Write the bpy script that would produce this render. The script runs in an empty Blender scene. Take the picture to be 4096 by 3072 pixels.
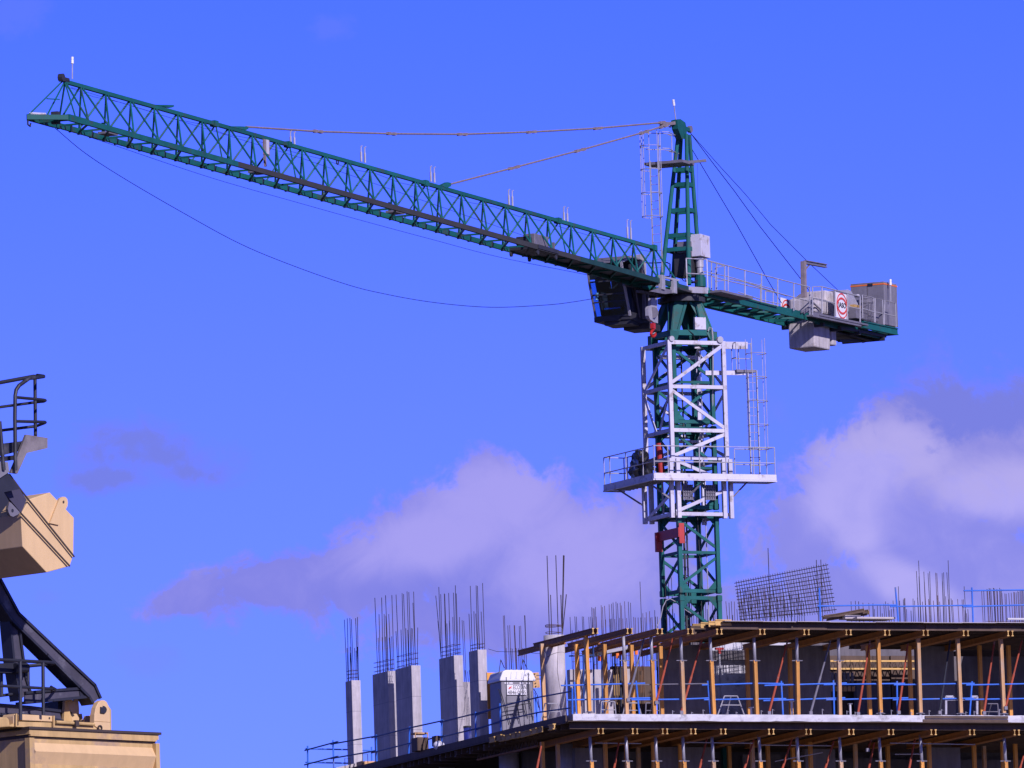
import bpy, math, random
from mathutils import Vector as V
random.seed(7)
sc = bpy.context.scene
R = math.radians

# ------------------------------------------------------------------ camera
FPX, YH, ROLL, CZ = 54000.0, 7338.0, 0.031, 2.0     # focal length in px of a 4096 px frame, horizon row, roll, eye height
PITCH = math.atan((YH - 1536) / FPX)
fwd = V((0, math.cos(PITCH), math.sin(PITCH)))
up0 = V((0, -math.sin(PITCH), math.cos(PITCH)))
rt = V((1, 0, 0)) * math.cos(ROLL) - up0 * math.sin(ROLL)
upv = V((1, 0, 0)) * math.sin(ROLL) + up0 * math.cos(ROLL)
EYE = V((0, 0, CZ))
cam = bpy.data.cameras.new('camera')
co = bpy.data.objects.new('camera', cam)
sc.collection.objects.link(co)
from mathutils import Matrix
co.matrix_world = Matrix(((rt.x, upv.x, -fwd.x, EYE.x), (rt.y, upv.y, -fwd.y, EYE.y), (rt.z, upv.z, -fwd.z, EYE.z), (0, 0, 0, 1)))
cam.sensor_width = 36
cam.lens = FPX / 4096 * 36
cam.clip_start = 1
cam.clip_end = 30000
sc.camera = co
sc.render.resolution_x, sc.render.resolution_y = 1024, 768

# ------------------------------------------------------------------ light and exposure
SUN_EL, SUN_AZ = R(29), R(149)      # azimuth clockwise from +Y (behind the camera, to its right)
sun_dir = V((math.sin(SUN_AZ) * math.cos(SUN_EL), math.cos(SUN_AZ) * math.cos(SUN_EL), math.sin(SUN_EL)))
sl = bpy.data.lights.new('sun', 'SUN')
sl.energy = 4.7
sl.angle = R(0.53)
sl.color = (0.95, 0.87, 1.0)
so = bpy.data.objects.new('sun', sl)
sc.collection.objects.link(so)
so.rotation_euler = (-sun_dir).to_track_quat('-Z', 'Y').to_euler()
so.location = (60, -40, 120)
sc.view_settings.view_transform = 'Standard'
sc.view_settings.look = 'None'
sc.view_settings.exposure = 0
sc.view_settings.gamma = 1
sc.view_settings.use_curve_mapping = False


def ray(px, py):
    return fwd * FPX + rt * (px - 2048) + upv * (1536 - py)


def P(px, py, Y):                     # point seen at a pixel of the photo, at world depth Y
    d = ray(px, py)
    return EYE + d * (Y / d.y)


def PZ(px, py, z):
    d = ray(px, py)
    return EYE + d * ((z - EYE.z) / d.z)


def PP(px, py, o, n):                 # ray meets the plane through o with normal n
    d = ray(px, py)
    return EYE + d * ((o - EYE).dot(n) / d.dot(n))


def proj(p):
    q = p - EYE
    return 2048 + FPX * q.dot(rt) / q.dot(fwd), 1536 - FPX * q.dot(upv) / q.dot(fwd)


# ------------------------------------------------------------------ sky
wld = bpy.data.worlds.new('World')
sc.world = wld
wld.use_nodes = True
NT = wld.node_tree
NT.nodes.clear()


def nd(t, **kw):
    n = NT.nodes.new(t)
    for k, v in kw.items():
        setattr(n, k, v)
    return n


def link(a, b):
    NT.links.new(a, b)


def M(op, a, b=None, c=None, clamp=False):
    n = nd('ShaderNodeMath', operation=op, use_clamp=clamp)
    for i, x in enumerate((a, b, c)):
        if x is None:
            continue
        if isinstance(x, (int, float)):
            n.inputs[i].default_value = x
        else:
            link(x, n.inputs[i])
    return n.outputs[0]


def sstep(x, lo, hi):
    n = nd('ShaderNodeMapRange', interpolation_type='SMOOTHSTEP')
    link(x, n.inputs[0])
    n.inputs[1].default_value, n.inputs[2].default_value = lo, hi
    return n.outputs[0]


def mixc(f, a, b):
    n = nd('ShaderNodeMix', data_type='RGBA')
    for i, x in ((0, f), (6, a), (7, b)):
        if isinstance(x, (int, float)):
            n.inputs[i].default_value = x
        elif isinstance(x, tuple):
            n.inputs[i].default_value = (*x, 1)
        else:
            link(x, n.inputs[i])
    return n.outputs[2]


sky = nd('ShaderNodeTexSky', sky_type='NISHITA', sun_disc=False)
sky.sun_elevation, sky.sun_rotation = SUN_EL, SUN_AZ
sky.air_density, sky.dust_density, sky.ozone_density = 1.0, 0.4, 3.0
tc = nd('ShaderNodeTexCoord')
sep = nd('ShaderNodeSeparateXYZ')
link(tc.outputs['Generated'], sep.inputs[0])
dx, dy, dz = sep.outputs
ady = M('MAXIMUM', M('ABSOLUTE', dy), 0.02)
su, sv = M('DIVIDE', dx, ady), M('DIVIDE', dz, ady)      # azimuth and elevation as slopes
ang = nd('ShaderNodeCombineXYZ')
link(su, ang.inputs[0])
link(sv, ang.inputs[1])


def uv(px, py):
    d = ray(px, py)
    return d.x / d.y, d.z / d.y


def noise(scale, detail, rough=0.55, dist=0.0, off=0.0):
    n = nd('ShaderNodeTexNoise', noise_dimensions='3D')
    mp = nd('ShaderNodeMapping')
    mp.inputs['Location'].default_value = (off, off * 0.7, off * 1.3)
    link(ang.outputs[0], mp.inputs[0])
    link(mp.outputs[0], n.inputs['Vector'])
    n.inputs['Scale'].default_value = scale
    n.inputs['Detail'].default_value = detail
    n.inputs['Roughness'].default_value = rough
    n.inputs['Distortion'].default_value = dist
    return M('SUBTRACT', n.outputs[0], 0.5)


def blob(px, py, rx, ry, rotdeg=0.0):   # soft ellipse in the sky: 1 at its middle, 0 at its rim
    u0, v0 = uv(px, py)
    a = R(rotdeg)
    ca, sa = math.cos(a), math.sin(a)
    du, dv = M('SUBTRACT', su, u0), M('SUBTRACT', sv, v0)
    p = M('ADD', M('MULTIPLY', du, ca * FPX / rx), M('MULTIPLY', dv, sa * FPX / rx))
    q = M('ADD', M('MULTIPLY', du, -sa * FPX / ry), M('MULTIPLY', dv, ca * FPX / ry))
    return M('SUBTRACT', 1.0, M('SQRT', M('ADD', M('MULTIPLY', p, p), M('MULTIPLY', q, q))))


def union(bl):
    r = bl[0]
    for b in bl[1:]:
        n = nd('ShaderNodeMath', operation='SMOOTH_MAX')
        link(r, n.inputs[0])
        link(b, n.inputs[1])
        n.inputs[2].default_value = 0.35
        r = n.outputs[0]
    return r


n_big, n_mid, n_fine = noise(70, 6, 0.6, 0.4), noise(210, 6, 0.62, 0.8, 3.1), noise(700, 5, 0.65, 0.3, 7.7)
rough_edge = M('ADD', M('ADD', M('MULTIPLY', n_big, 1.5), M('MULTIPLY', n_mid, 1.2)), M('MULTIPLY', n_fine, 0.6))
cloud_low = union([blob(2130, 2330, 740, 350), blob(1480, 2320, 620, 170, 6), blob(1985, 2070, 210, 230), blob(1957, 1935, 150, 150), blob(2071, 2170, 560, 270), blob(1620, 2240, 480, 200, 8), blob(1140, 2320, 520, 135, 11),
                   blob(760, 2390, 190, 80, 20), blob(2440, 2270, 400, 300), blob(2150, 2440, 720, 170)])
cloud_tall = union([blob(3760, 2250, 600, 430), blob(3430, 2040, 300, 400), blob(3464, 1870, 340, 300), blob(3430, 2050, 340, 320), blob(3230, 2180, 260, 300, -20), blob(3980, 1960, 420, 230, -8),
                    blob(3695, 2290, 640, 320), blob(3300, 2400, 700, 190)])
cloud_veil = union([blob(3900, 1740, 520, 300), blob(3850, 1690, 480, 260, -10), blob(3500, 1720, 330, 120, 12)])
wisps = union([blob(640, 1830, 470, 150, -6), blob(520, 1760, 300, 110, -4), blob(760, 1890, 320, 110, -6), blob(470, 1910, 280, 80)])
faint = union([blob(1330, 110, 130, 80), blob(3110, 1660, 110, 170, 30), blob(600, 2640, 170, 90), blob(60, 60, 190, 130), blob(190, 2390, 90, 50)])
a_low = sstep(M('ADD', cloud_low, M('MULTIPLY', rough_edge, 1.15)), -0.12, 0.34)
a_tall = sstep(M('ADD', cloud_tall, M('MULTIPLY', rough_edge, 1.1)), -0.12, 0.34)
a_veil = sstep(M('ADD', cloud_veil, M('MULTIPLY', rough_edge, 1.2)), -0.1, 0.55)
a_wisp = sstep(M('ADD', wisps, M('MULTIPLY', rough_edge, 1.0)), -0.05, 0.75)
a_faint = sstep(M('ADD', faint, M('MULTIPLY', rough_edge, 1.2)), 0.1, 0.8)
lit_low = M('ADD', sstep(union([blob(2000, 2000, 400, 260), blob(1750, 2160, 640, 190, 10), blob(2300, 2230, 560, 360)]), -0.05, 0.85),
            M('ADD', M('MULTIPLY', n_mid, 1.1), M('MULTIPLY', n_big, 1.3)))
lit_tall = M('ADD', sstep(union([blob(3450, 1840, 330, 270), blob(3380, 2000, 260, 260), blob(3600, 1800, 320, 170, -20), blob(3980, 1960, 420, 180, -8), blob(3420, 2130, 160, 150), blob(3640, 2350, 420, 130, -30)]), 0.0, 0.75),
             M('ADD', M('MULTIPLY', n_mid, 1.1), M('MULTIPLY', n_big, 1.3)))
c_low = mixc(sstep(lit_low, -0.2, 1.1), (2.3, 2.3, 7.3), (4.05, 3.6, 8.3))
c_tall = mixc(sstep(lit_tall, -0.2, 1.15), (2.7, 2.65, 7.6), (4.7, 4.2, 8.6))
# clear sky: the Nishita sky, deepened towards the camera's violet-blue rendering of it
el = M('ARCTAN2', dz, M('SQRT', M('ADD', M('MULTIPLY', dx, dx), M('MULTIPLY', dy, dy))))
ramp = nd('ShaderNodeValToRGB')
link(M('DIVIDE', el, R(90), clamp=True), ramp.inputs[0])
cr = ramp.color_ramp
TINT = [(0.0, (0.28, 0.31, 1.0)), (0.050, (0.177, 0.216, 1.0)), (0.068, (0.157, 0.187, 1.0)), (0.088, (0.106, 0.158, 1.0)), (0.15, (0.08, 0.11, 0.6)), (0.3, (0.15, 0.16, 0.3)), (1.0, (0.18, 0.18, 0.3))]
while len(cr.elements) < len(TINT):
    cr.elements.new(0.5)
for e, (p, c) in zip(cr.elements, TINT):
    e.position = p
    e.color = (*c, 1)
tm = nd('ShaderNodeMix', data_type='RGBA', blend_type='MULTIPLY')
tm.inputs[0].default_value = 1
link(sky.outputs[0], tm.inputs[6])
link(ramp.outputs[0], tm.inputs[7])
gain = nd('ShaderNodeMix', data_type='RGBA', blend_type='MULTIPLY')
gain.inputs[0].default_value = 1
link(tm.outputs[2], gain.inputs[6])
gain.inputs[7].default_value = (2.0, 2.0, 2.0, 1)
front = M('GREATER_THAN', dy, 0.0)
col = gain.outputs[2]
col = mixc(M('MULTIPLY', M('MULTIPLY', a_faint, 0.22), front), col, (2.0, 2.3, 7.5))
col = mixc(M('MULTIPLY', M('MULTIPLY', a_wisp, 0.85), front), col, (1.85, 2.15, 6.9))
col = mixc(M('MULTIPLY', M('MULTIPLY', a_veil, 0.92), front), col, (2.0, 2.2, 7.0))
col = mixc(M('MULTIPLY', M('MULTIPLY', a_low, 0.92), front), col, c_low)
col = mixc(M('MULTIPLY', M('MULTIPLY', a_tall, 0.92), front), col, c_tall)
bg = nd('ShaderNodeBackground')
bg.inputs[1].default_value = 0.1
link(col, bg.inputs[0])
ow = nd('ShaderNodeOutputWorld')
link(bg.outputs[0], ow.inputs[0])


# ------------------------------------------------------------------ materials
def mat(name, base, rough=0.6, metal=0.0, var=0.12, scale=3.0, streak=0.0, dirt=None, dirt_amt=0.0, dirt_scale=1.5, bump=0.0, spec=0.4, rnd=0.0):
    m = bpy.data.materials.new(name)
    m.use_nodes = True
    t = m.node_tree
    b = t.nodes['Principled BSDF']
    b.inputs['Roughness'].default_value = rough
    b.inputs['Metallic'].default_value = metal
    b.inputs['Specular IOR Level'].default_value = spec
    tcn = t.nodes.new('ShaderNodeTexCoord')

    def tex(sc_, det, stretch=1.0):
        mp = t.nodes.new('ShaderNodeMapping')
        mp.inputs['Scale'].default_value = (1, 1, stretch)
        n = t.nodes.new('ShaderNodeTexNoise')
        n.inputs['Scale'].default_value = sc_
        n.inputs['Detail'].default_value = det
        n.inputs['Roughness'].default_value = 0.65
        t.links.new(tcn.outputs['Object'], mp.inputs[0])
        t.links.new(mp.outputs[0], n.inputs['Vector'])
        return n

    def rng(sock, a0, a1, b0, b1):
        r = t.nodes.new('ShaderNodeMapRange')
        t.links.new(sock, r.inputs[0])
        for i, x in enumerate((a0, a1, b0, b1)):
            r.inputs[i + 1].default_value = x
        return r.outputs[0]

    def mul(a, bb):
        x = t.nodes.new('ShaderNodeMix')
        x.data_type = 'RGBA'
        x.blend_type = 'MULTIPLY'
        x.inputs[0].default_value = 1
        if isinstance(a, tuple):
            x.inputs[6].default_value = (*a, 1)
        else:
            t.links.new(a, x.inputs[6])
        t.links.new(bb, x.inputs[7])
        return x.outputs[2]
    n1 = tex(scale, 5)
    c = mul(tuple(base), rng(n1.outputs[0], 0.3, 0.7, 1 - var, 1 + var))
    if streak:
        n2 = tex(5.0, 3, 0.12)
        c = mul(c, rng(n2.outputs[0], 0.35, 0.7, 1 - streak, 1 + streak * 0.4))
    if dirt:
        n3 = tex(dirt_scale, 6)
        x = t.nodes.new('ShaderNodeMix')
        x.data_type = 'RGBA'
        t.links.new(rng(n3.outputs[0], 0.62 - 0.25 * dirt_amt, 0.72 - 0.2 * dirt_amt, 0, 0.85), x.inputs[0])
        t.links.new(c, x.inputs[6])
        x.inputs[7].default_value = (*dirt, 1)
        c = x.outputs[2]
    if rnd:                               # piece-to-piece difference in tone
        oi = t.nodes.new('ShaderNodeObjectInfo')
        c = mul(c, rng(oi.outputs['Random'], 0, 1, 1 - rnd, 1 + rnd * 0.4))
    t.links.new(c, b.inputs['Base Color'])
    if bump:
        n4 = tex(scale * 9, 4)
        bp_ = t.nodes.new('ShaderNodeBump')
        bp_.inputs['Strength'].default_value = bump
        bp_.inputs['Distance'].default_value = 0.02
        t.links.new(n4.outputs[0], bp_.inputs['Height'])
        t.links.new(bp_.outputs[0], b.inputs['Normal'])
    return m


GREEN = mat('green_paint', (0.011, 0.112, 0.104), 0.5, spec=0.2, rnd=0.25, var=0.2, scale=1.2, dirt=(0.05, 0.07, 0.06), dirt_amt=0.25)
DULLG = mat('dull_green_paint', (0.014, 0.05, 0.05), 0.6, spec=0.2, var=0.2, scale=1.2)
DULL = mat('worn_brown_chord', (0.036, 0.036, 0.04), 0.75, var=0.15, scale=1.0)
CAGEW = mat('white_paint', (0.56, 0.54, 0.63), 0.5, rnd=0.12, var=0.1, scale=1.5, dirt=(0.3, 0.25, 0.22), dirt_amt=0.35, dirt_scale=3.0)
SIGNW = mat('sign_white', (0.7, 0.68, 0.72), 0.5, var=0.05, scale=4)
GALV = mat('galvanised_steel', (0.36, 0.35, 0.38), 0.45, metal=0.2, var=0.18, scale=4)
STEELG = mat('grey_steel', (0.16, 0.15, 0.18), 0.55, metal=0.1, var=0.2, scale=3)
DARKST = mat('dark_steel', (0.03, 0.03, 0.036), 0.55, var=0.3, scale=3)
BLACKP = mat('black_paint', (0.02, 0.021, 0.032), 0.5, var=0.25, scale=2, dirt=(0.07, 0.07, 0.09), dirt_amt=0.15)
CABLE = mat('cable_rubber', (0.015, 0.015, 0.02), 0.6)
CABG = mat('cabinet_grey', (0.19, 0.18, 0.21), 0.55, var=0.2, scale=2.0, streak=0.15)
PEND = mat('rusty_pendant', (0.21, 0.17, 0.18), 0.7, var=0.2, scale=6)
REDP = mat('red_paint', (0.42, 0.035, 0.03), 0.5, var=0.15, scale=2)
HOOKR = mat('hook_red', (0.42, 0.02, 0.015), 0.4, var=0.15, scale=4)
LOGOR = mat('logo_red', (0.62, 0.05, 0.04), 0.5, var=0.08)
LOGOK = mat('logo_black', (0.012, 0.012, 0.02), 0.5, var=0.05)
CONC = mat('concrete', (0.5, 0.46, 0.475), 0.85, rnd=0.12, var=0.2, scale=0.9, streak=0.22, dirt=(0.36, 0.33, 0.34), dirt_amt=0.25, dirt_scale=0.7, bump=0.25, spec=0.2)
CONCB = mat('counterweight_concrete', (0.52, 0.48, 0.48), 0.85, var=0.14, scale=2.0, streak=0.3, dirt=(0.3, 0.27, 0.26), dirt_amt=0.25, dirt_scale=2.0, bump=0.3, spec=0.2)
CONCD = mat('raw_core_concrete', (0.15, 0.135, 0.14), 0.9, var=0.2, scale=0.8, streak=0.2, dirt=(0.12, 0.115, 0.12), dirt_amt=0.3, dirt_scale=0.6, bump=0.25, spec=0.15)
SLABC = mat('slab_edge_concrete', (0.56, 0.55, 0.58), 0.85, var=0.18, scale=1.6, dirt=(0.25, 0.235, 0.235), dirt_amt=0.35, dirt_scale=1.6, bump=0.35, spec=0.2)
TIMBER = mat('yellow_timber', (0.74, 0.33, 0.06), 0.6, rnd=0.3, var=0.18, scale=2.0, streak=0.2, dirt=(0.36, 0.17, 0.05), dirt_amt=0.15, dirt_scale=2)
TIMBERF = mat('faded_timber', (0.66, 0.38, 0.17), 0.7, rnd=0.25, var=0.15, scale=2.0, streak=0.25, dirt=(0.4, 0.34, 0.28), dirt_amt=0.5, dirt_scale=1.2)
TIMBERO = mat('orange_timber', (0.36, 0.145, 0.03), 0.65, rnd=0.35, var=0.2, scale=2.0, streak=0.15)
TIMBEND = mat('sawn_timber_end', (0.6, 0.37, 0.12), 0.7, rnd=0.4, var=0.1, scale=8)
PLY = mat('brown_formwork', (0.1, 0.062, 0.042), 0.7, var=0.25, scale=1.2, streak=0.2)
PLYTOP = mat('plywood_sheet', (0.45, 0.4, 0.38), 0.7, var=0.15, scale=2)
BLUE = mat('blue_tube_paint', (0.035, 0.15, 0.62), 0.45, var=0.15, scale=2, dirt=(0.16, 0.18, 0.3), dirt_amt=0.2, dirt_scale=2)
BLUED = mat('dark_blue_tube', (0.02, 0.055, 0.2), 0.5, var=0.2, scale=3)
REDST = mat('red_strut_paint', (0.33, 0.06, 0.025), 0.6, var=0.2, scale=2, dirt=(0.25, 0.19, 0.17), dirt_amt=0.3, dirt_scale=1.5)
REBAR = mat('rebar', (0.035, 0.024, 0.024), 0.8, rnd=0.4, var=0.3, scale=5)
REBARR = mat('rusty_rebar', (0.09, 0.045, 0.03), 0.85, var=0.3, scale=5)
BEIGE = mat('beige_paint', (0.66, 0.45, 0.225), 0.55, var=0.06, scale=0.8, streak=0.08, dirt=(0.35, 0.25, 0.18), dirt_amt=0.08, dirt_scale=0.8)
BEIGED = mat('weathered_beige_paint', (0.56, 0.37, 0.15), 0.6, var=0.1, scale=1.0, streak=0.2, dirt=(0.28, 0.2, 0.16), dirt_amt=0.2, dirt_scale=1.0)
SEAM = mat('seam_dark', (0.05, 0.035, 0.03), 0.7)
PLASG = mat('grey_plastic', (0.2, 0.19, 0.22), 0.5, var=0.08)
PLASW = mat('white_plastic', (0.75, 0.74, 0.78), 0.4, var=0.04)
PLASB = mat('blue_plastic', (0.02, 0.03, 0.2), 0.5)
TARP = mat('black_tarp', (0.012, 0.012, 0.016), 0.3, var=0.3, scale=5, spec=0.7)
ORANGE = mat('orange_strap', (0.8, 0.17, 0.02), 0.6)
BLUEC = mat('cab_blue', (0.02, 0.2, 0.75), 0.5)
GROUND = mat('ground_earth', (0.07, 0.058, 0.05), 0.95, var=0.3, scale=0.05)
GLASS = bpy.data.materials.new('tinted_glass')
GLASS.use_nodes = True
_t = GLASS.node_tree
_t.nodes.clear()
_tr, _gl, _mx, _o = (_t.nodes.new('ShaderNodeBsdfTransparent'), _t.nodes.new('ShaderNodeBsdfGlossy'), _t.nodes.new('ShaderNodeMixShader'), _t.nodes.new('ShaderNodeOutputMaterial'))
_tr.inputs[0].default_value = (0.62, 0.8, 0.9, 1)
_gl.inputs['Roughness'].default_value = 0.04
_mx.inputs[0].default_value = 0.06
_t.links.new(_tr.outputs[0], _mx.inputs[1])
_t.links.new(_gl.outputs[0], _mx.inputs[2])
_t.links.new(_mx.outputs[0], _o.inputs[0])


# ------------------------------------------------------------------ mesh builder
class MB:
    def __init__(s):
        s.v, s.f = [], []

    def hexa(s, pts):                 # 8 points: bottom ring 0-3, top ring 4-7
        n = len(s.v)
        s.v += [V(p) for p in pts]
        s.f += [(n, n + 3, n + 2, n + 1), (n + 4, n + 5, n + 6, n + 7)] + [(n + i, n + (i + 1) % 4, n + 4 + (i + 1) % 4, n + 4 + i) for i in range(4)]
        return s

    def box(s, c, x, y, z):           # centre and three half-extent vectors
        return s.hexa([c - x - y - z, c + x - y - z, c + x + y - z, c - x + y - z, c - x - y + z, c + x - y + z, c + x + y + z, c - x + y + z])

    def beam(s, p, q, w, h, up=V((0, 0, 1))):   # box section w across, h along up
        d = (q - p).normalized()
        x = d.cross(up)
        if x.length < 1e-4:
            x = d.cross(V((0, 1, 0)))
        x.normalize()
        y = x.cross(d).normalized()
        x, y = x * w / 2, y * h / 2
        return s.hexa([p - x - y, p + x - y, p + x + y, p - x + y, q - x - y, q + x - y, q + x + y, q - x + y])

    def ibeam(s, p, q, w, h, t=0.035, up=V((0, 0, 1))):
        d = (q - p).normalized()
        x = d.cross(up).normalized()
        y = x.cross(d).normalized()
        for o in (-1, 1):
            s.beam(p + y * o * (h - t) / 2, q + y * o * (h - t) / 2, w, t, up)
        return s.beam(p, q, w * 0.35, h - 2 * t, up)

    def tube(s, pts, r, n=6, r2=None, closed=False):
        pts = [V(p) for p in pts]
        m = len(pts)
        base = len(s.v)
        prev = None
        for i, p in enumerate(pts):
            if closed:
                d = pts[(i + 1) % m] - pts[i - 1]
            else:
                d = pts[min(i + 1, m - 1)] - pts[max(i - 1, 0)]
            d.normalize()
            if prev is None:
                a = d.cross(V((0, 0, 1)))
                if a.length < 1e-3:
                    a = d.cross(V((1, 0, 0)))
            else:
                a = prev - d * prev.dot(d)
            a.normalize()
            prev = a
            b = d.cross(a)
            rr = r if r2 is None else r + (r2 - r) * i / (m - 1)
            s.v += [p + (a * math.cos(2 * math.pi * k / n) + b * math.sin(2 * math.pi * k / n)) * rr for k in range(n)]
        for i in range(m if closed else m - 1):
            o, o2 = base + i * n, base + ((i + 1) % m) * n
            s.f += [(o + k, o + (k + 1) % n, o2 + (k + 1) % n, o2 + k) for k in range(n)]
        if not closed:
            s.f += [tuple(base + k for k in reversed(range(n))), tuple(base + (m - 1) * n + k for k in range(n))]
        return s

    def plate(s, poly, t):            # polygon extruded along vector t
        n, m = len(s.v), len(poly)
        s.v += [V(p) for p in poly] + [V(p) + t for p in poly]
        s.f += [tuple(n + i for i in range(m)), tuple(n + m + i for i in reversed(range(m)))]
        s.f += [(n + i, n + m + i, n + m + (i + 1) % m, n + (i + 1) % m) for i in range(m)]
        return s

    def ring(s, c, ax, ay, r0, r1, t, n=28, a0=0.0, a1=2 * math.pi):   # flat ring in plane ax, ay with thickness t
        full = abs(a1 - a0 - 2 * math.pi) < 1e-6
        k = n if full else n + 1
        b = len(s.v)
        for i in range(k):
            a = a0 + (a1 - a0) * i / n
            d = ax * math.cos(a) + ay * math.sin(a)
            s.v += [c + d * r0, c + d * r1, c + d * r1 + t, c + d * r0 + t]
        for i in range(n):
            o, o2 = b + 4 * i, b + 4 * ((i + 1) % k)
            s.f += [(o + j, o + (j + 1) % 4, o2 + (j + 1) % 4, o2 + j) for j in range(4)]
        return s

    def join(s, o):
        n = len(s.v)
        s.v += o.v
        s.f += [tuple(i + n for i in f) for f in o.f]
        return s


def root_of(o):
    while o.parent:
        o = o.parent
    return o


def fix_normals(me):
    import bmesh
    bm = bmesh.new()
    bm.from_mesh(me)
    bmesh.ops.recalc_face_normals(bm, faces=bm.faces)
    bm.to_mesh(me)
    bm.free()


def part(name, mb, m, parent=None, label=None, smooth=False, bevel=0.0):
    off = root_of(parent).location if parent else V((0, 0, 0))
    me = bpy.data.meshes.new(name)
    me.from_pydata([tuple(v - off) for v in mb.v], [], mb.f)
    fix_normals(me)
    me.materials.append(m)
    if smooth:
        for p in me.polygons:
            p.use_smooth = len(p.vertices) == 4
    o = bpy.data.objects.new(name, me)
    sc.collection.objects.link(o)
    if parent:
        o.parent = parent
    if label:
        o['label'] = label
    if bevel:
        b = o.modifiers.new('edge', 'BEVEL')
        b.width, b.segments, b.limit_method = bevel, 2, 'ANGLE'
    return o


def thing(name, loc, label, cat, group=None):
    o = bpy.data.objects.new(name, None)
    sc.collection.objects.link(o)
    o.location = loc
    o.empty_display_size = 0.2
    o['label'], o['category'], o['kind'] = label, cat, 'thing'
    if group:
        o['group'] = group
    return o


def single(name, mb, m, label, cat, group=None, loc=None, **kw):
    loc = loc if loc is not None else mb.v[0]
    me_off = V(loc)
    mb.v = [v - me_off for v in mb.v]
    o = part(name, mb, m, None, **kw)
    o.location = me_off
    o['label'], o['category'], o['kind'] = label, cat, 'thing'
    if group:
        o['group'] = group
    return o


def text_mb(txt, org, ax, ay, height, width=None, depth=0.006, weight=0.0):
    cu = bpy.data.curves.new('lettering', 'FONT')
    cu.body = txt
    cu.offset = weight
    ob = bpy.data.objects.new('lettering', cu)
    sc.collection.objects.link(ob)
    bpy.context.view_layer.update()
    me = bpy.data.meshes.new_from_object(ob.evaluated_get(bpy.context.evaluated_depsgraph_get()))
    bpy.data.objects.remove(ob)
    xs = [v.co.x for v in me.vertices]
    ys = [v.co.y for v in me.vertices]
    sx = (width / (max(xs) - min(xs))) if width else height / (max(ys) - min(ys))
    sy = height / (max(ys) - min(ys))
    mb = MB()
    mb.v = [org + ax * ((v.co.x - (min(xs) + max(xs)) / 2) * sx) + ay * ((v.co.y - (min(ys) + max(ys)) / 2) * sy) for v in me.vertices]
    mb.f = [tuple(p.vertices) for p in me.polygons]
    return mb


def smooth(pts, n=6):                 # Catmull-Rom curve through the points
    q = [pts[0] * 2 - pts[1]] + list(pts) + [pts[-1] * 2 - pts[-2]]
    out = []
    for i in range(1, len(q) - 2):
        a, b, c, d = q[i - 1], q[i], q[i + 1], q[i + 2]
        for k in range(n):
            t = k / n
            out.append((b * 2 + (c - a) * t + (a * 2 - b * 5 + c * 4 - d) * t * t + (b * 3 - a - c * 3 + d) * t ** 3) * .5)
    return out + [pts[-1]]


def arc(p0, p1, sag, n=14, up=V((0, 0, 1))):
    return [p0.lerp(p1, i / n) - up * sag * 4 * (i / n) * (1 - i / n) for i in range(n + 1)]
# ------------------------------------------------------------------ ground far below
g = MB()
g.v = [V((-12000, -500, 0)), V((12000, -500, 0)), V((12000, 25000, 0)), V((-12000, 25000, 0))]
g.f = [(0, 1, 2, 3)]
go = part('ground', g, GROUND)
go['kind'] = 'structure'

# ================================================================== tower crane
Z3 = V((0, 0, 1))
D = FPX / 112
ma = P(2758, 2215, D)
AM = R(25.2)
e1, e2 = V((math.cos(AM), math.sin(AM), 0)), V((-math.sin(AM), math.cos(AM), 0))


def mk_zy(o):
    ya, yb = proj(V((o.x, o.y, 40)))[1], proj(V((o.x, o.y, 60)))[1]
    return lambda y: 40 + 20 * (y - ya) / (yb - ya)


zy = mk_zy(ma)


def mp(i, j, z):
    return V((ma.x, ma.y, 0)) + e1 * i + e2 * j + Z3 * z


crane = thing('tower_crane', V((ma.x, ma.y, 0)), 'green lattice tower crane with white climbing frame rising behind the concrete building', 'crane')

# ---- mast: sections with four legs and K bracing
HW = 0.75
LEG = 0.155


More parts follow.
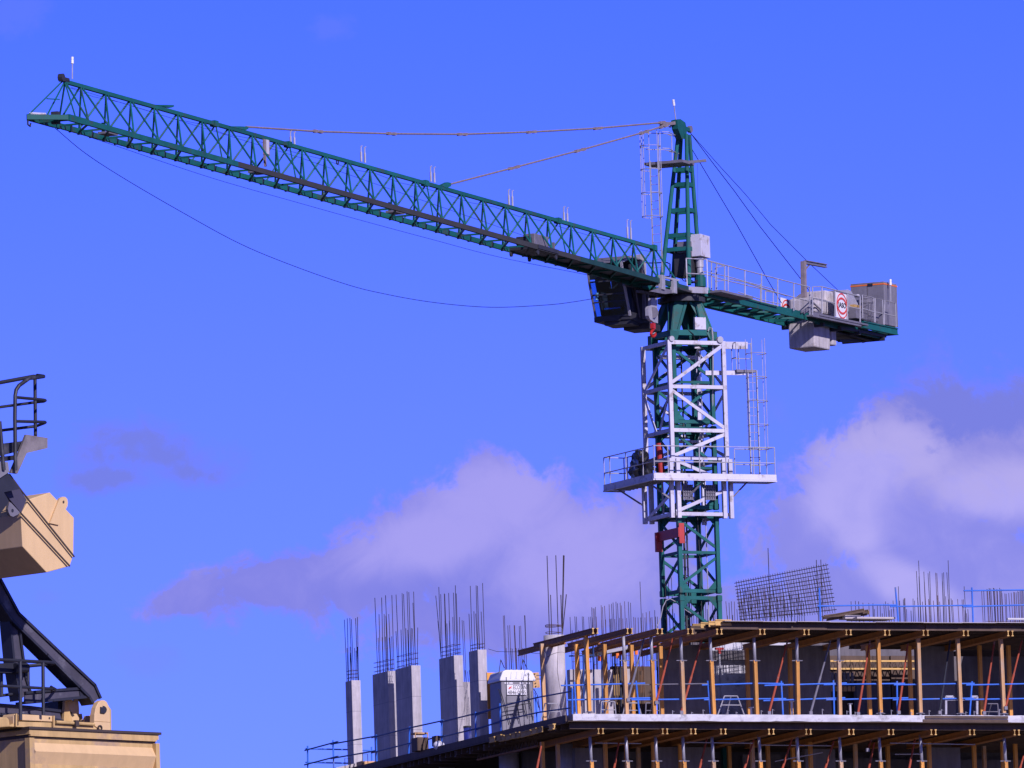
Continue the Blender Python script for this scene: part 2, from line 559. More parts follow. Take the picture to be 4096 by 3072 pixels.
def mast_section(yt, yb, low=False):
    zt, zb = zy(yt), zy(yb)
    zm = (zt + zb) / 2
    rings = []
    for z in (zt - 0.1, zb + 0.1):
        frame = MB()
        rings.append(frame)
        for (a, b) in (((-1, -1), (1, -1)), ((1, -1), (1, 1)), ((1, 1), (-1, 1)), ((-1, 1), (-1, -1))):
            frame.beam(mp(a[0] * (HW - .08), a[1] * (HW - .08), z), mp(b[0] * (HW - .08), b[1] * (HW - .08), z), 0.08, 0.13)
    sec = part('mast_section', rings[0], GREEN, crane)
    part('ring_frame', rings[1], GREEN, sec)
    for (i, j) in ((-1, -1), (1, -1), (1, 1), (-1, 1)):
        mb = MB().box(mp(i * HW, j * HW, (zt + zb) / 2), e1 * LEG / 2, e2 * LEG / 2, Z3 * (zt - zb) / 2)
        for z in (zt - .12, zb + .12):      # pin lugs at the joint
            mb.box(mp(i * HW, j * HW, z), e1 * (LEG / 2 + .015), e2 * (LEG / 2 + .015), Z3 * 0.1)
        part('leg', mb, GREEN, sec, bevel=0.01)
    w = 0.085
    for (axa, axb, face) in ((e1, e2, -1), (e1, e2, 1), (e2, e1, -1), (e2, e1, 1)):
        def q(s, z):
            return V((ma.x, ma.y, 0)) + axa * s * (HW - 0.06) + axb * face * HW * 0.97 + Z3 * z
        k = 1 if (axa is e1) == (face < 0) else -1     # bracing turns from face to face
        part('brace', MB().beam(q(-1, zm), q(1, zm), w * .8, 0.1, up=Z3), GREEN, sec)
        part('brace', MB().beam(q(-k, zt - .35), q(k, zm + .2), 0.1, w * .6, up=axb), GREEN, sec)
        part('brace', MB().beam(q(k, zm - .2), q(-k, zb + .35), 0.1, w * .6, up=axb), GREEN, sec)
        for s in (-1, 1):                    # corner gussets
            for (z, dzz) in ((zt - .16, -1), (zb + .16, 1)):
                c = q(s, z)
                frame_g = MB().plate([c, c + axa * (-s) * .34, c + Z3 * dzz * .36], axb * .016)
                part('gusset', frame_g, GREEN, sec)
    return sec


for yt, yb in ((1372, 1708), (1714, 2050), (2056, 2384), (2390, 2720)):
    mast_section(yt, yb)
lower_mast = MB()
for i, j in ((-1, -1), (1, -1), (1, 1), (-1, 1)):
    lower_mast.box(mp(i * HW, j * HW, zy(2726) / 2), e1 * .085, e2 * .085, Z3 * zy(2726) / 2)
part('mast_foot', lower_mast, GREEN, crane)

# ladder and climbing tube inside the mast
lad = MB()
for i in (-0.30, 0.04):
    lad.box(mp(i, 0.25, (zy(1380) + zy(2700)) / 2), e1 * .02, e2 * .03, Z3 * (zy(1380) - zy(2700)) / 2)
z = zy(2700)
while z < zy(1390):
    lad.tube([mp(-.30, .25, z), mp(.04, .25, z)], .013, 5)
    z += .3
part('mast_ladder', lad, DARKST, crane)
part('climbing_tube', MB().tube([mp(.42, -.55, zy(2700)), mp(.42, -.55, zy(1330))], .022), GALV, crane)
part('power_cable', MB().tube([mp(.1, -.6, zy(2690)), mp(.12, -.62, zy(2300)), mp(.06, -.6, zy(2040))], .016), CABLE, crane)
part('mast_pole', MB().box(mp(-.1, .2, zy(2200)), e1 * .03, e2 * .03, Z3 * (zy(1900) - zy(2600)) / 2), DARKST, crane)

# ---- white climbing frame round the mast
CW = 1.08
cage = part('climbing_frame', MB().beam(mp(-CW, -CW, zy(1386)), mp(CW, -CW, zy(1386)), .1, .14), CAGEW, crane)
YT, YBt = 1378, 1862
for (i, j) in ((-1, -1), (1, -1), (1, 1), (-1, 1)):
    part('post', MB().box(mp(i * CW, j * CW, (zy(YT) + zy(YBt)) / 2), e1 * .075, e2 * .07, Z3 * (zy(YT) - zy(YBt)) / 2), CAGEW, cage, bevel=.01)
    for o in (0, 1):                          # lower doubled posts
        c = mp(i * (CW + .1 - .27 * o), j * (CW + .04), (zy(1850) + zy(2088)) / 2)
        part('post', MB().box(c, e1 * .075, e2 * .075, Z3 * (zy(1850) - zy(2088)) / 2), CAGEW, cage, bevel=.01)


def cq(face, s, z, o=0.0):
    axa, axb, f = {'f': (e1, e2, -1), 'b': (e1, e2, 1), 'l': (e2, e1, -1), 'r': (e2, e1, 1)}[face]
    return V((ma.x, ma.y, 0)) + axa * s * (CW - .07) + axb * f * (CW + o) + Z3 * z


for face in 'fblr':
    ax = e2 if face in 'fb' else e1
    for y in (1386, 1563, 1737, 1848, 2071):
        if face == 'f' and y == 1386:
            continue
        part('rail', MB().beam(cq(face, -1, zy(y)), cq(face, 1, zy(y)), .09, .13), CAGEW, cage)
    if face in 'fb':
        dg = ((1, 1398, -1, 1546), (-1, 1580, 1, 1725), (1, 1752, -1, 1838), (-1, 1856, .55, 1922), (1, 1972, -1, 2062))
    elif face == 'l':       # s = -1 is the corner towards the viewer
        dg = ((-1, 1400, 1, 1562), (1, 1585, .12, 1735), (-1, 1590, -.12, 1735), (-1, 1985, 1, 2066))
    else:
        dg = ((1, 1400, -1, 1562), (-1, 1585, 1, 1735), (1, 1755, -1, 1840))
    for s0, y0, s1, y1 in dg:
        part('diagonal', MB().beam(cq(face, s0, zy(y0), .02), cq(face, s1, zy(y1), .02), .12, .05 if face == 'f' else .03, up=ax), CAGEW, cage)
# top cross arms and the little ladder balcony
part('cross_arm', MB().beam(mp(.2, -.55, zy(1388)), mp(2.12, -.95, zy(1392)), .1, .26), CAGEW, crane)
part('cross_arm', MB().beam(mp(.5, -.75, zy(1502)), mp(1.95, -1.05, zy(1503)), .08, .16), CAGEW, crane)
part('guide_roller', MB().tube([mp(-1.0, -1.2, zy(1373)), mp(-1.0, -1.05, zy(1373))], .1, 10), GALV, crane)
part('guide_roller', MB().tube([mp(.93, -1.2, zy(1373)), mp(.93, -1.05, zy(1373))], .12, 10), GALV, crane)
# grab plates seen inside the frame
part('ram_beam', MB().beam(mp(-.75, .55, zy(1425)), mp(.75, .55, zy(1425)), .35, .12), CAGEW, crane)
part('ram_beam', MB().beam(mp(-.2, .6, zy(1762)), mp(.8, .6, zy(1762)), .35, .08), CAGEW, crane)
# hydraulic ram
ram = part('hydraulic_ram', MB().tube([mp(-.95, .25, zy(1775)), mp(-.9, .2, zy(1905))], .12, 12), REDP, crane)
part('piston_rod', MB().tube([mp(-.9, .2, zy(1905)), mp(-.88, .2, zy(2075))], .04, 8), GALV, ram)
# red bracket under the frame
br = part('red_bracket', MB().box(mp(-HW - .1, -.1, zy(2143)), e1 * .05, e2 * .9, Z3 * .17), REDP, crane)
part('bracket_leg', MB().box(mp(-HW - .12, .72, zy(2165)), e1 * .12, e2 * .06, Z3 * .35), REDP, br)
part('bracket_leg', MB().box(mp(-HW - .02, -.98, zy(2147)), e1 * .1, e2 * .03, Z3 * .36), REDP, br)

# ---- work platform of the climbing frame: a wing along the front and one along the side
zp = zy(1930)
pt = Z3 * .03


def strip(i0, i1, j0_, j1_):
    return MB().box(mp((i0 + i1) / 2, (j0_ + j1_) / 2, zp), e1 * (i1 - i0) / 2, e2 * (j1_ - j0_) / 2, pt)


plat = part('work_platform', strip(-2.1, 2.7, -1.68, -1.17).join(strip(-2.1, -1.2, -1.17, 2.5)), STEELG, crane)
fz = Z3 * .11
for a, b in (((-2.1, -1.7), (2.7, -1.7)), ((-2.12, -1.7), (-2.12, 2.5)), ((2.72, -1.7), (2.72, -1.0)), ((-1.3, 2.5), (-2.1, 2.5)), ((1.3, -1.0), (2.7, -1.0))):
    p, q = mp(*a, zp + .02), mp(*b, zp + .02)
    part('edge_board', MB().beam(p, q, .04, .2), CAGEW, plat)
    part('edge_angle', MB().beam(p - Z3 * .135, q - Z3 * .135, .09, .05), CAGEW, plat)
for n in range(12):                          # bearers under the decking
    j = -1.1 + n * .3
    part('bearer', MB().beam(mp(-2.05, j, zp - .08), mp(-1.2, j, zp - .08), .05, .06), GALV, plat)


def rail_run(pts, h, heights, post_at, parent, m=GALV, r=.022, rp=.024, n1='handrail', n2='upright'):
    for hh in heights:
        part(n1, MB().tube([p + Z3 * hh for p in pts], r), m, parent)
    for p in post_at:
        part(n2, MB().tube([p, p + Z3 * h], rp), m, parent)


zr = zp + .1
fr = [mp(-2.1, -1.68, zr), mp(2.7, -1.68, zr)]
rail_run([mp(-2.1, 2.48, zr), mp(-2.1, -1.68, zr), mp(2.7, -1.68, zr), mp(2.7, -1.02, zr), mp(1.42, -1.02, zr)], 1.0, (.44, 1.0),
         [mp(-2.1, -1.68, zr), mp(-.3, -1.68, zr), mp(-1.55, -1.68, zr), mp(.75, -1.68, zr), mp(1.85, -1.68, zr), mp(2.7, -1.68, zr), mp(2.7, -1.02, zr), mp(1.42, -1.02, zr),
          mp(-2.1, -.75, zr), mp(-2.1, .65, zr), mp(-2.1, 2.0, zr), mp(-2.1, 2.48, zr)], plat)
rail_run([mp(-2.1, 2.48, zr), mp(-1.3, 2.48, zr), mp(-1.3, 1.3, zr)], 1.0, (.44, 1.0), [mp(-1.3, 2.48, zr), mp(-1.3, 2.2, zr)], plat)
for a, b in (((-2.05, 1.6, 1.0), (-1.2, 1.2, 0)), ((-2.05, -.9, 1), (-1.2, -1.1, 0)), ((1.75, -1.35, 1), (1.16, -1.1, 0)), ((-.1, -1.6, 1), (-.6, -1.15, 0))):
    part('knee_brace', MB().beam(mp(a[0], a[1], zp - .1), mp(b[0], b[1], zp - .75), .05, .06), STEELG, plat)
for i in (.25, 1.15):                        # mesh gratings hung under the front wing
    gr = MB()
    c = mp(i - .8, -1.2, zp - .5)
    for k in range(5):
        gr.beam(c + e1 * (k * .09 - .18) + Z3 * .28, c + e1 * (k * .09 - .21) - Z3 * .28, .02, .02, up=e2)
    for k in range(5):
        gr.beam(c + e1 * -.2 + Z3 * (k * .13 - .26), c + e1 * .2 + Z3 * (k * .13 - .26), .02, .02, up=e2)
    gr.box(c + e2 * .04, e1 * .2, e2 * .008, Z3 * .27)
    part('hung_grating', gr, STEELG, plat)


def lump(c, ax, ay, az, seed, n=20, m=14, amp=.16):
    rnd = random.Random(seed)
    ph = [(rnd.uniform(1, 5), rnd.uniform(1, 5), rnd.uniform(0, 6)) for _ in range(9)]
    mb = MB()
    for i in range(m + 1):
        th = math.pi * i / m
        for k in range(n):
            a = 2 * math.pi * k / n
            d = V((math.sin(th) * math.cos(a), math.sin(th) * math.sin(a), math.cos(th)))
            r = 1 + sum(math.sin(x * 2.2 * a + y * 1.7 * th + z_) * amp / (1 + .5 * q) for q, (x, y, z_) in enumerate((round(p[0]), p[1], p[2]) for p in ph)) * math.sin(th) * .5
            mb.v.append(c + ax * d.x * r + ay * d.y * r + az * d.z * r)
    for i in range(m):
        for k in range(n):
            mb.f.append((i * n + k, i * n + (k + 1) % n, (i + 1) * n + (k + 1) % n, (i + 1) * n + k))
    return mb


single('tarp_bundle', lump(mp(-1.6, .5, zp + .58), e1 * .3, e2 * .62, Z3 * .6, 5, amp=.26), TARP,
       'black plastic tarp tied round machinery on the railed work platform', 'tarp', loc=mp(-1.6, 1.0, zp))

# ---- caged access ladder beside the climbing frame
def caged_ladder(name, base, ax, ay, height, cage_from, cage_to, step, parent, m=GALV, wd=.35, rad=.37, straps=5, skip_rails=None):
    # ax: direction along the rungs, ay: direction the climber's back faces
    mb = MB()
    for s in (-.5, .5):
        mb.box(base + ax * wd * s + Z3 * height / 2, ax * .02, ay * .03, Z3 * height / 2)
    lo = part(name, mb, m, parent)
    h = .2
    while h < height:
        part('rung', MB().tube([base - ax * wd / 2 + Z3 * h, base + ax * wd / 2 + Z3 * h], .013, 5), m, lo)
        h += .3
    hoop = [base + ax * rad * math.sin(a) + ay * (.34 - rad * math.cos(a)) for a in [R(-152 + 304 * k / 18 + 180 - 180) for k in range(19)]]
    hoop = [base + ax * rad * math.sin(a) - ay * 0 + ay * (.36 + rad * math.cos(a)) for a in [R(-150 + 300 * k / 18) for k in range(19)]]
    h = cage_from
    while h <= cage_to + .01:
        part('hoop', MB().tube([p + Z3 * h for p in hoop], .017, 5), m, lo)
        h += step
    for k in range(straps):
        p = hoop[int(2 + 14 * k / (straps - 1))]
        part('strap', MB().tube([p + Z3 * cage_from, p + Z3 * cage_to], .016, 5), m, lo)
    return lo


zl = zy(1918)
caged_ladder('access_ladder', mp(2.2, -1.1, zp), e1, -e2, zy(1492) - zp, zy(1812) - zp, zy(1372) - zp, .86, crane, m=GALV, straps=4)
bal = part('ladder_balcony', MB().box(mp(1.95, -.95, zy(1496)), e1 * .38, e2 * .2, Z3 * .05), STEELG, crane)
for (i, j) in ((1.58, -1.1), (1.58, -.75), (2.35, -.75), (1.85, -.75)):
    part('upright', MB().tube([mp(i, j, zy(1496)), mp(i, j, zy(1378))], .02), GALV, bal)
for y in (1382, 1442):
    part('handrail', MB().tube([mp(1.58, -1.1, zy(y)), mp(1.58, -.75, zy(y)), mp(2.4, -.75, zy(y))], .02), GALV, bal)

# ---- slewing tower: tapered plated legs, ring beam, turntable
zb_, zt_ = zy(1368), zy(1212)
rb = MB()
for (a, b) in (((-1, -1), (1, -1)), ((1, -1), (1, 1)), ((1, 1), (-1, 1)), ((-1, 1), (-1, -1))):
    rb.beam(mp(a[0] * .78, a[1] * .78, zy(1343)), mp(b[0] * .78, b[1] * .78, zy(1343)), .16, .2)
slew = part('slewing_tower', rb, GREEN, crane, bevel=.01)
for (i, j) in ((-1, -1), (1, -1), (1, 1), (-1, 1)):
    mb = MB()
    for (a, b, f) in ((e1, e2, 0), (e2, e1, 1)):
        s, t_ = (i, j) if f == 0 else (j, i)
        o = V((ma.x, ma.y, 0))
        poly = [o + a * s * .93 + b * t_ * .9 + Z3 * zb_, o + a * s * .7 + b * t_ * .9 + Z3 * zb_, o + a * s * .08 + b * t_ * .55 + Z3 * (zt_ - .05), o + a * s * .1 + b * t_ * .53 + Z3 * zt_, o + a * s * .53 + b * t_ * .53 + Z3 * zt_, o + a * s * .62 + b * t_ * .6 + Z3 * (zt_ - .22)]
        mb.plate(poly, b * -t_ * .05)
        mb.beam(o + a * s * .7 + b * t_ * .91 + Z3 * zb_, o + a * s * .09 + b * t_ * .56 + Z3 * (zt_ - .05), .1, .05, up=b)
    mb.box(mp(i * .8, j * .8, zy(1362)), e1 * .14, e2 * .14, Z3 * .22)
    part('tapered_leg', mb, GREEN, slew)
    pin = part('pin', MB().tube([mp(i * .82 - .05 * 0, j * 1.02, zy(1385)), mp(i * .82, j * .9, zy(1385))], .07, 10), GALV, slew)
part('slewing_ring', MB().tube([mp(0, 0, zt_ - .02), mp(0, 0, zt_ + .14)], .86, 28), DARKST, crane)
part('slewing_ring', MB().tube([mp(0, 0, zt_ + .14), mp(0, 0, zy(1166))], .74, 28), BLACKP, crane)
tt = MB().box(mp(0, 0, zy(1170)), e1 * .78, e2 * .78, Z3 * .1)
part('turntable', tt, GREEN, crane)
part('control_cabinet', MB().box(mp(.3, -.83, zy(1306)), e1 * .22, e2 * .07, Z3 * .22), CAGEW, crane, bevel=.01)
part('cabinet_conduit', MB().tube([mp(.3, -.8, zy(1282)), mp(.25, -.7, zy(1230)), mp(.1, -.5, zy(1200))], .03), GREEN, crane)
part('hose', MB().tube([mp(.58, -.92, zy(1336)), mp(.62, -.95, zy(1322)), mp(.72, -.96, zy(1326)), mp(.74, -.96, zy(1360)), mp(.74, -.9, zy(1480)), mp(.7, -.7, zy(1800))], .028), GALV, crane)
part('hose', MB().tube([mp(-.2, -.85, zy(1330)), mp(.0, -.9, zy(1350)), mp(.1, -.8, zy(1375))], .016), CABLE, crane)

# ---- jib
KC = 2.3216
cth = 1 / math.sqrt(1 + KC * KC)
TILT = .015
dj = V((-cth, -KC * cth, TILT)).normalized()
pj = V((KC * cth, -cth, 0)).normalized()           # towards the viewer's side of the jib
uj = dj.cross(pj)
if uj.z < 0:
    uj = -uj
j0 = V((ma.x, ma.y, zy(1169)))
JW, JH = 0.54, 1.33


def jp(s, a=0.0, b=0.0):
    return j0 + dj * s + pj * a + uj * b


def js(px, a=0.0, b=0.0):           # station along the jib where it crosses a column of the photo
    lo, hi = -5.0, 60.0
    for _ in range(50):
        m_ = (lo + hi) / 2
        if proj(jp(m_, a, b))[0] > px:
            lo = m_
        else:
            hi = m_
    return lo


def JV(px, py, a=0.0):               # pixel -> vertical plane along the jib
    return PP(px, py, jp(0, a), pj)


TOPN = [259, 323, 423, 522, 617, 711, 808, 917, 1009, 1104, 1208, 1298, 1390, 1479, 1571, 1661, 1755, 1845, 1931, 2021, 2105, 2190, 2284, 2369, 2451, 2533, 2615]
TS = [js(x, 0, JH) for x in TOPN]
JOINTS = [863, 1158, 1706, 2237]
JS = [js(x, 0, JH) for x in JOINTS]
bounds = [TS[0] + .0] + JS + [TS[-1] - .1]
SECT = []
for k in range(len(bounds) - 1):
    s0, s1 = bounds[k], bounds[k + 1]
    mb = MB().beam(jp(s0, 0, JH), jp(s1, 0, JH), .12, .125, up=uj)
    mb.box(jp(s1 + .12, 0, JH), dj * .14, pj * .1, uj * .1)
    sec = part('jib_section', mb, GREEN, crane)
    for a in (-JW, JW):
        m_ = GREEN
        if a > 0 and 1 <= k <= 3:
            m_ = DULL
        if a > 0 and k > 3:
            m_ = DULLG
        sh = -.45 if k else 0
        e_ = 2.2 if k == len(bounds) - 2 else .45
        part('lower_chord', MB().beam(jp(s0 - (0.45 if k else -.25), a, 0), jp(s1 - (.45 if k < len(bounds) - 2 else 2.0), a, 0), .1, .175, up=uj), m_, sec,
             'dull brown lower chord' if m_ is DULL else None)
    SECT.append(sec)


def sect_of(s):
    for k in range(len(bounds) - 1):
        if s <= bounds[k] and s >= bounds[k + 1] - 1e-6:
            return SECT[k]
    return SECT[-1] if s < bounds[-1] else SECT[0]


LOWS = [TS[0] + (TS[0] - TS[1]) / 2] + [(TS[i] + TS[i + 1]) / 2 for i in range(len(TS) - 1)] + [TS[-1] - .95]
for i, s in enumerate(TS):
    pr = sect_of(s)
    for a in (-JW, JW):
        if i > 0:
            part('lattice_bar', MB().tube([jp(s + .03, 0, JH), jp(LOWS[i], a, .08)], .033, 6), GREEN, pr)
        part('lattice_bar', MB().tube([jp(s - .03, 0, JH), jp(LOWS[i + 1], a, .08)], .033, 6), GREEN, pr)
for i, s in enumerate(LOWS):
    pr = sect_of(s)
    if i:
        part('cross_strut', MB().beam(jp(s, -JW, 0), jp(s, JW, 0), .05, .06, up=uj), GREEN, pr)
        if i > 1:
            part('cross_brace', MB().beam(jp(LOWS[i - 1], JW, -.02), jp(s, -JW, -.02), .05, .06, up=uj), GREEN, pr)
for s in JS:                                     # extra V of bars at each joint
    pr = sect_of(s - .2)
    for a in (-JW, JW):
        part('lattice_bar', MB().tube([jp(s, 0, JH), jp(s + .75, a, .08)], .026, 6), GREEN, pr)
# clips on the far lower chord
for s in LOWS[1:]:
    for dd in (.0, .9):
        part('chord_clip', MB().box(jp(s - dd, -JW, 0), dj * .03, pj * .06, uj * .115), DARKST, sect_of(max(s - dd, bounds[-1])))
# tip frame
tipA, tipB = js(98, -JW, 0), js(239, JW, 0)
s_t = TS[0]
tip = part('jib_tip', MB().beam(jp(s_t + .9, -JW, 0), jp(s_t + .9, JW, 0), .14, .2).beam(jp(s_t - .3, JW, 0), jp(s_t + .95, JW, 0), .11, .21).beam(jp(s_t - .3, -JW, 0), jp(s_t + 1.7, -JW, 0), .11, .21)
           .beam(jp(s_t + .95, JW, 0), jp(s_t + 1.75, -JW - .02, 0), .1, .16), GREEN, crane)
for a in (-JW, JW):
    part('tip_bar', MB().tube([jp(s_t, 0, JH), jp(s_t + .4, a, .1)], .03), GREEN, tip)
part('tip_stay', MB().tube([jp(s_t + .15, 0, JH), jp(s_t + 1.65, -JW, .08)], .026), GREEN, tip)
part('tip_stay', MB().tube([jp(s_t + .8, -JW * .5, JH * .52), jp(s_t + .2, -JW * .2, JH * .55)], .022), GREEN, tip)
part('tip_pulley', MB().tube([jp(s_t + .25, -.08, JH + .1), jp(s_t + .25, .08, JH + .1)], .13, 12).box(jp(s_t + .05, 0, JH + .06), dj * .3, pj * .06, uj * .07), DARKST, tip)
part('tip_lamp', MB().tube([jp(s_t + 1.6, -JW, .14), jp(s_t + 1.05, -JW * .4, .16)], .035), CAGEW, tip)
part('tip_anchor', MB().box(jp(s_t + .75, 0, .05), dj * .1, pj * .12, uj * .2), DARKST, tip)
hookend = [jp(s_t + 1.72, -JW, -.1), jp(s_t + 1.72, -JW, -.24), jp(s_t + 1.55, -JW, -.28), jp(s_t + 1.5, -JW, -.18)]
part('tip_stop', MB().tube(hookend, .03), DARKST, tip)


def warning_light(base, top, parent, r=.024):
    o = part('warning_light', MB().tube([base, top], r, 6), GALV, parent)
    d = (top - base).normalized()
    part('lamp', MB().tube([top - d * .02, top + d * .1], .05, 10).tube([top + d * .12, top + d * .2], .046, 10).tube([top + d * .1, top + d * .12], .04, 8), PLASW, o)
    return o


warning_light(JV(289, 316), JV(289, 252), crane)
# lug plates for pendants and sleeves on the top chord
for (x, y, x2, y2) in ((612, 419, 688, 430), (910, 505, 985, 520)):
    pl = [JV(x, y), JV(x + (x2 - x) * .6, y + 0.5), JV(x2, y + 2), JV(x2 + 2, y2 - 4), JV(x2 - 8, y2 + 1), JV(x + 14, y + 4)]
    part('pendant_lug', MB().plate([p - pj * .07 for p in pl], pj * .14), GREEN, crane)
pl = [JV(1758, 742), JV(1785, 729), JV(1797, 732), JV(1797, 746), JV(1780, 752)]
part('pendant_lug', MB().plate([p - pj * .07 for p in pl], pj * .14), GREEN, crane)
for (x, y, h) in ((1460, 645, 52), (1738, 725, 52), (2050, 818, 52), (2270, 886, 52), (2524, 955, 70), (1178, 580, 46)):
    base = JV(x, y)
    mb = MB()
    for off in (0, -.62):
        mb.tube([base + dj * -off * .5 - Z3 * .05, base + dj * -off * .5 + Z3 * (h * .62 / 112)], .038, 8)
        mb.tube([base + dj * -off * .5 + Z3 * (h * .6 / 112), base + dj * -off * .5 + Z3 * (h / 112), base + dj * (-off * .5 - .1) + Z3 * (h / 112 + .04)], .025, 6)
    part('stanchion_sleeve', mb, GALV, crane)
part('hanging_panel', MB().box(JV(1065, 590, .1), dj * .22, pj * .03, Z3 * .26).box(JV(1060, 640, .1), dj * .06, pj * .03, Z3 * .22), PEND, crane)
part('hanging_panel', MB().box(JV(1070, 588, .16), dj * .08, pj * .02, Z3 * .24), CAGEW, crane)
part('line_hook', MB().ring(JV(1348, 648), dj, Z3, .06, .1, pj * .03, 14), DARKST, crane)
for x, y in ((432, 535), (1030, 690), (1580, 850)):
    q = JV(x, y, 0)
    part('line_guide', MB().box(q, dj * .35, pj * .2, Z3 * .035), STEELG, crane)
    part('guide_post', MB().beam(jp((q - j0).dot(dj) - .75, -JW, .05), jp((q - j0).dot(dj) - .75, -JW, .5), .06, .06, up=dj), GREEN, crane)
# walkway between the lower chords near the mast
wk = part('jib_walkway', MB().box(jp((js(2110) + js(2640)) / 2, 0, .07), dj * (js(2110) - js(2640)) / 2, pj * (JW - .05), uj * .02), DARKST, crane)
# trolley with its winch box
s_tr = js(2130)
tro = part('trolley', MB().box(jp(s_tr, 0, .02), dj * .9, pj * .62, uj * .07), DARKST, crane)
part('trolley_winch', MB().box(jp(s_tr - .1, .1, .35), dj * .62, pj * .22, uj * .2), STEELG, tro, bevel=.02)
part('winch_drum', MB().tube([jp(s_tr + .75, -.25, .27), jp(s_tr + .75, .25, .27)], .16, 14), DARKST, tro)
part('stop_post', MB().beam(jp(s_tr - .95, .4, .0), jp(s_tr - .95, .4, .38), .08, .08, up=dj), STEELG, tro)
for a in (-.5, .5):
    part('trolley_wheel', MB().tube([jp(s_tr + .8, a, -.16), jp(s_tr + .8, a + .06, -.16)], .1, 12), DARKST, tro)
    part('trolley_wheel', MB().tube([jp(s_tr - .8, a, -.16), jp(s_tr - .8, a + .06, -.16)], .1, 12), DARKST, tro)
# hoist and trolley lines
part('trolley_line', MB().tube(smooth([JV(x, y) for x, y in ((300, 470 + 60), (462, 583), (700, 664), (900, 728), (1175, 806), (1450, 883), (1725, 957), (2000, 1029), (2361, 1102))]), .009, 5), CABLE, crane)
part('hoist_line', MB().tube([jp(s, 0.05, JH - .16 - .1 * math.sin(k * 1.3) ** 2) for k, s in enumerate([TS[0] - (TS[0] - TS[-1]) * q / 24 for q in range(25)])], .008, 5), CABLE, crane)
part('hoist_line', MB().tube([jp(TS[0] - .5, 0, JH * .9), jp(TS[10], 0, JH * .75), jp(TS[16], 0, JH * .5), jp(TS[20], 0, .45)], .008, 5), CABLE, crane)
part('sagging_cable', MB().tube(smooth([JV(x, y, -.6) for x, y in ((219, 511), (340, 612), (500, 716), (730, 850), (960, 975), (1180, 1066), (1397, 1141), (1540, 1176), (1700, 1205), (1870, 1224), (2013, 1229), (2197, 1219), (2290, 1208), (2376, 1194))]), .012, 5), CABLE, crane)

# ---- tower head: four legs drawn together at the peak
apex = JV(2734, 500)
s_ap = (apex - j0).dot(dj)
HB = .02
ztop = apex.z
legs = {}
for (si, ai) in ((1, 1), (1, -1), (-1, 1), (-1, -1)):
    b0 = V((ma.x, ma.y, zy(1150))) + dj.normalized() * si * .55 + pj * ai * .55
    b0.z = zy(1150)
    t0 = apex + dj * si * .14 + pj * ai * .16
    t0.z = zy(530)
    legs[(si, ai)] = (b0, t0)
head = part('tower_head', MB().plate([JV(2708, 480, .12), JV(2722, 476, .12), JV(2742, 490, .12), JV(2748, 520, .12), JV(2745, 555, .12), JV(2728, 556, .12), JV(2712, 515, .12)], pj * -.24), GREEN, crane)
for k_, (b0, t0) in legs.items():
    part('head_leg', MB().tube([b0, t0], .085, 10, r2=.07), GREEN, head)


def leg_at(k_, z):
    b0, t0 = legs[k_]
    return b0.lerp(t0, (z - b0.z) / (t0.z - b0.z))


for yb in (674, 735, 840, 943, 1000):
    for a, b in (((1, 1), (1, -1)), ((1, 1), (-1, 1)), ((-1, 1), (-1, -1)), ((1, -1), (-1, -1))):
        if yb in (840, 1000) and a[0] == b[0]:
            pass
        part('head_strut', MB().beam(leg_at(a, zy(yb)), leg_at(b, zy(yb)), .07, .15), GREEN, head)
pk = part('head_bracket', MB().box(JV(2752, 518), dj * .25, pj * .05, Z3 * .07), GREEN, head)
part('rope_pulley', MB().tube([JV(2760, 517) - pj * .06, JV(2760, 517) + pj * .06], .13, 14), STEELG, head)
warning_light(JV(2703, 478), JV(2695.5, 420), crane)
part('peak_link', MB().plate([p - pj * .05 for p in (JV(2712, 484), JV(2675, 488), JV(2655, 496), JV(2657, 504), JV(2680, 500), JV(2712, 497))], pj * .1).plate([p - pj * .09 for p in (JV(2660, 488), JV(2672, 492), JV(2665, 507), JV(2654, 511), JV(2646, 505), JV(2650, 487))], pj * .18), PEND, crane)
part('link_hook', MB().tube([JV(2681, 498), JV(2684, 503), JV(2682, 508), JV(2677, 507)], .03), DARKST, crane)


def pendant(pts, conns):
    p_ = part('pendant_rod', MB().tube([JV(x, y) for x, y in pts], .034, 8), PEND, crane)
    for x, y, x2, y2 in conns:
        a, b = JV(x, y), JV(x2, y2)
        part('pendant_coupling', MB().beam(a, a.lerp(b, .3), .1, .11).beam(a.lerp(b, .25), a.lerp(b, .75), .13, .08).beam(a.lerp(b, .7), b, .1, .11), PEND, p_)


pendant([(984, 507), (1272, 526), (1565, 535), (1848, 537), (2125, 528), (2390, 513), (2652, 490)],
        [(1256, 524, 1288, 528), (1550, 534, 1582, 536), (1832, 537, 1866, 537), (2110, 529, 2142, 527), (2378, 515, 2406, 512), (2638, 491, 2658, 489)])
pendant([(1796, 738), (2054, 671), (2320, 601), (2572, 530), (2655, 504)], [(2036, 676, 2076, 666), (2302, 606, 2340, 596), (2562, 534, 2592, 524), (2640, 510, 2662, 503)])

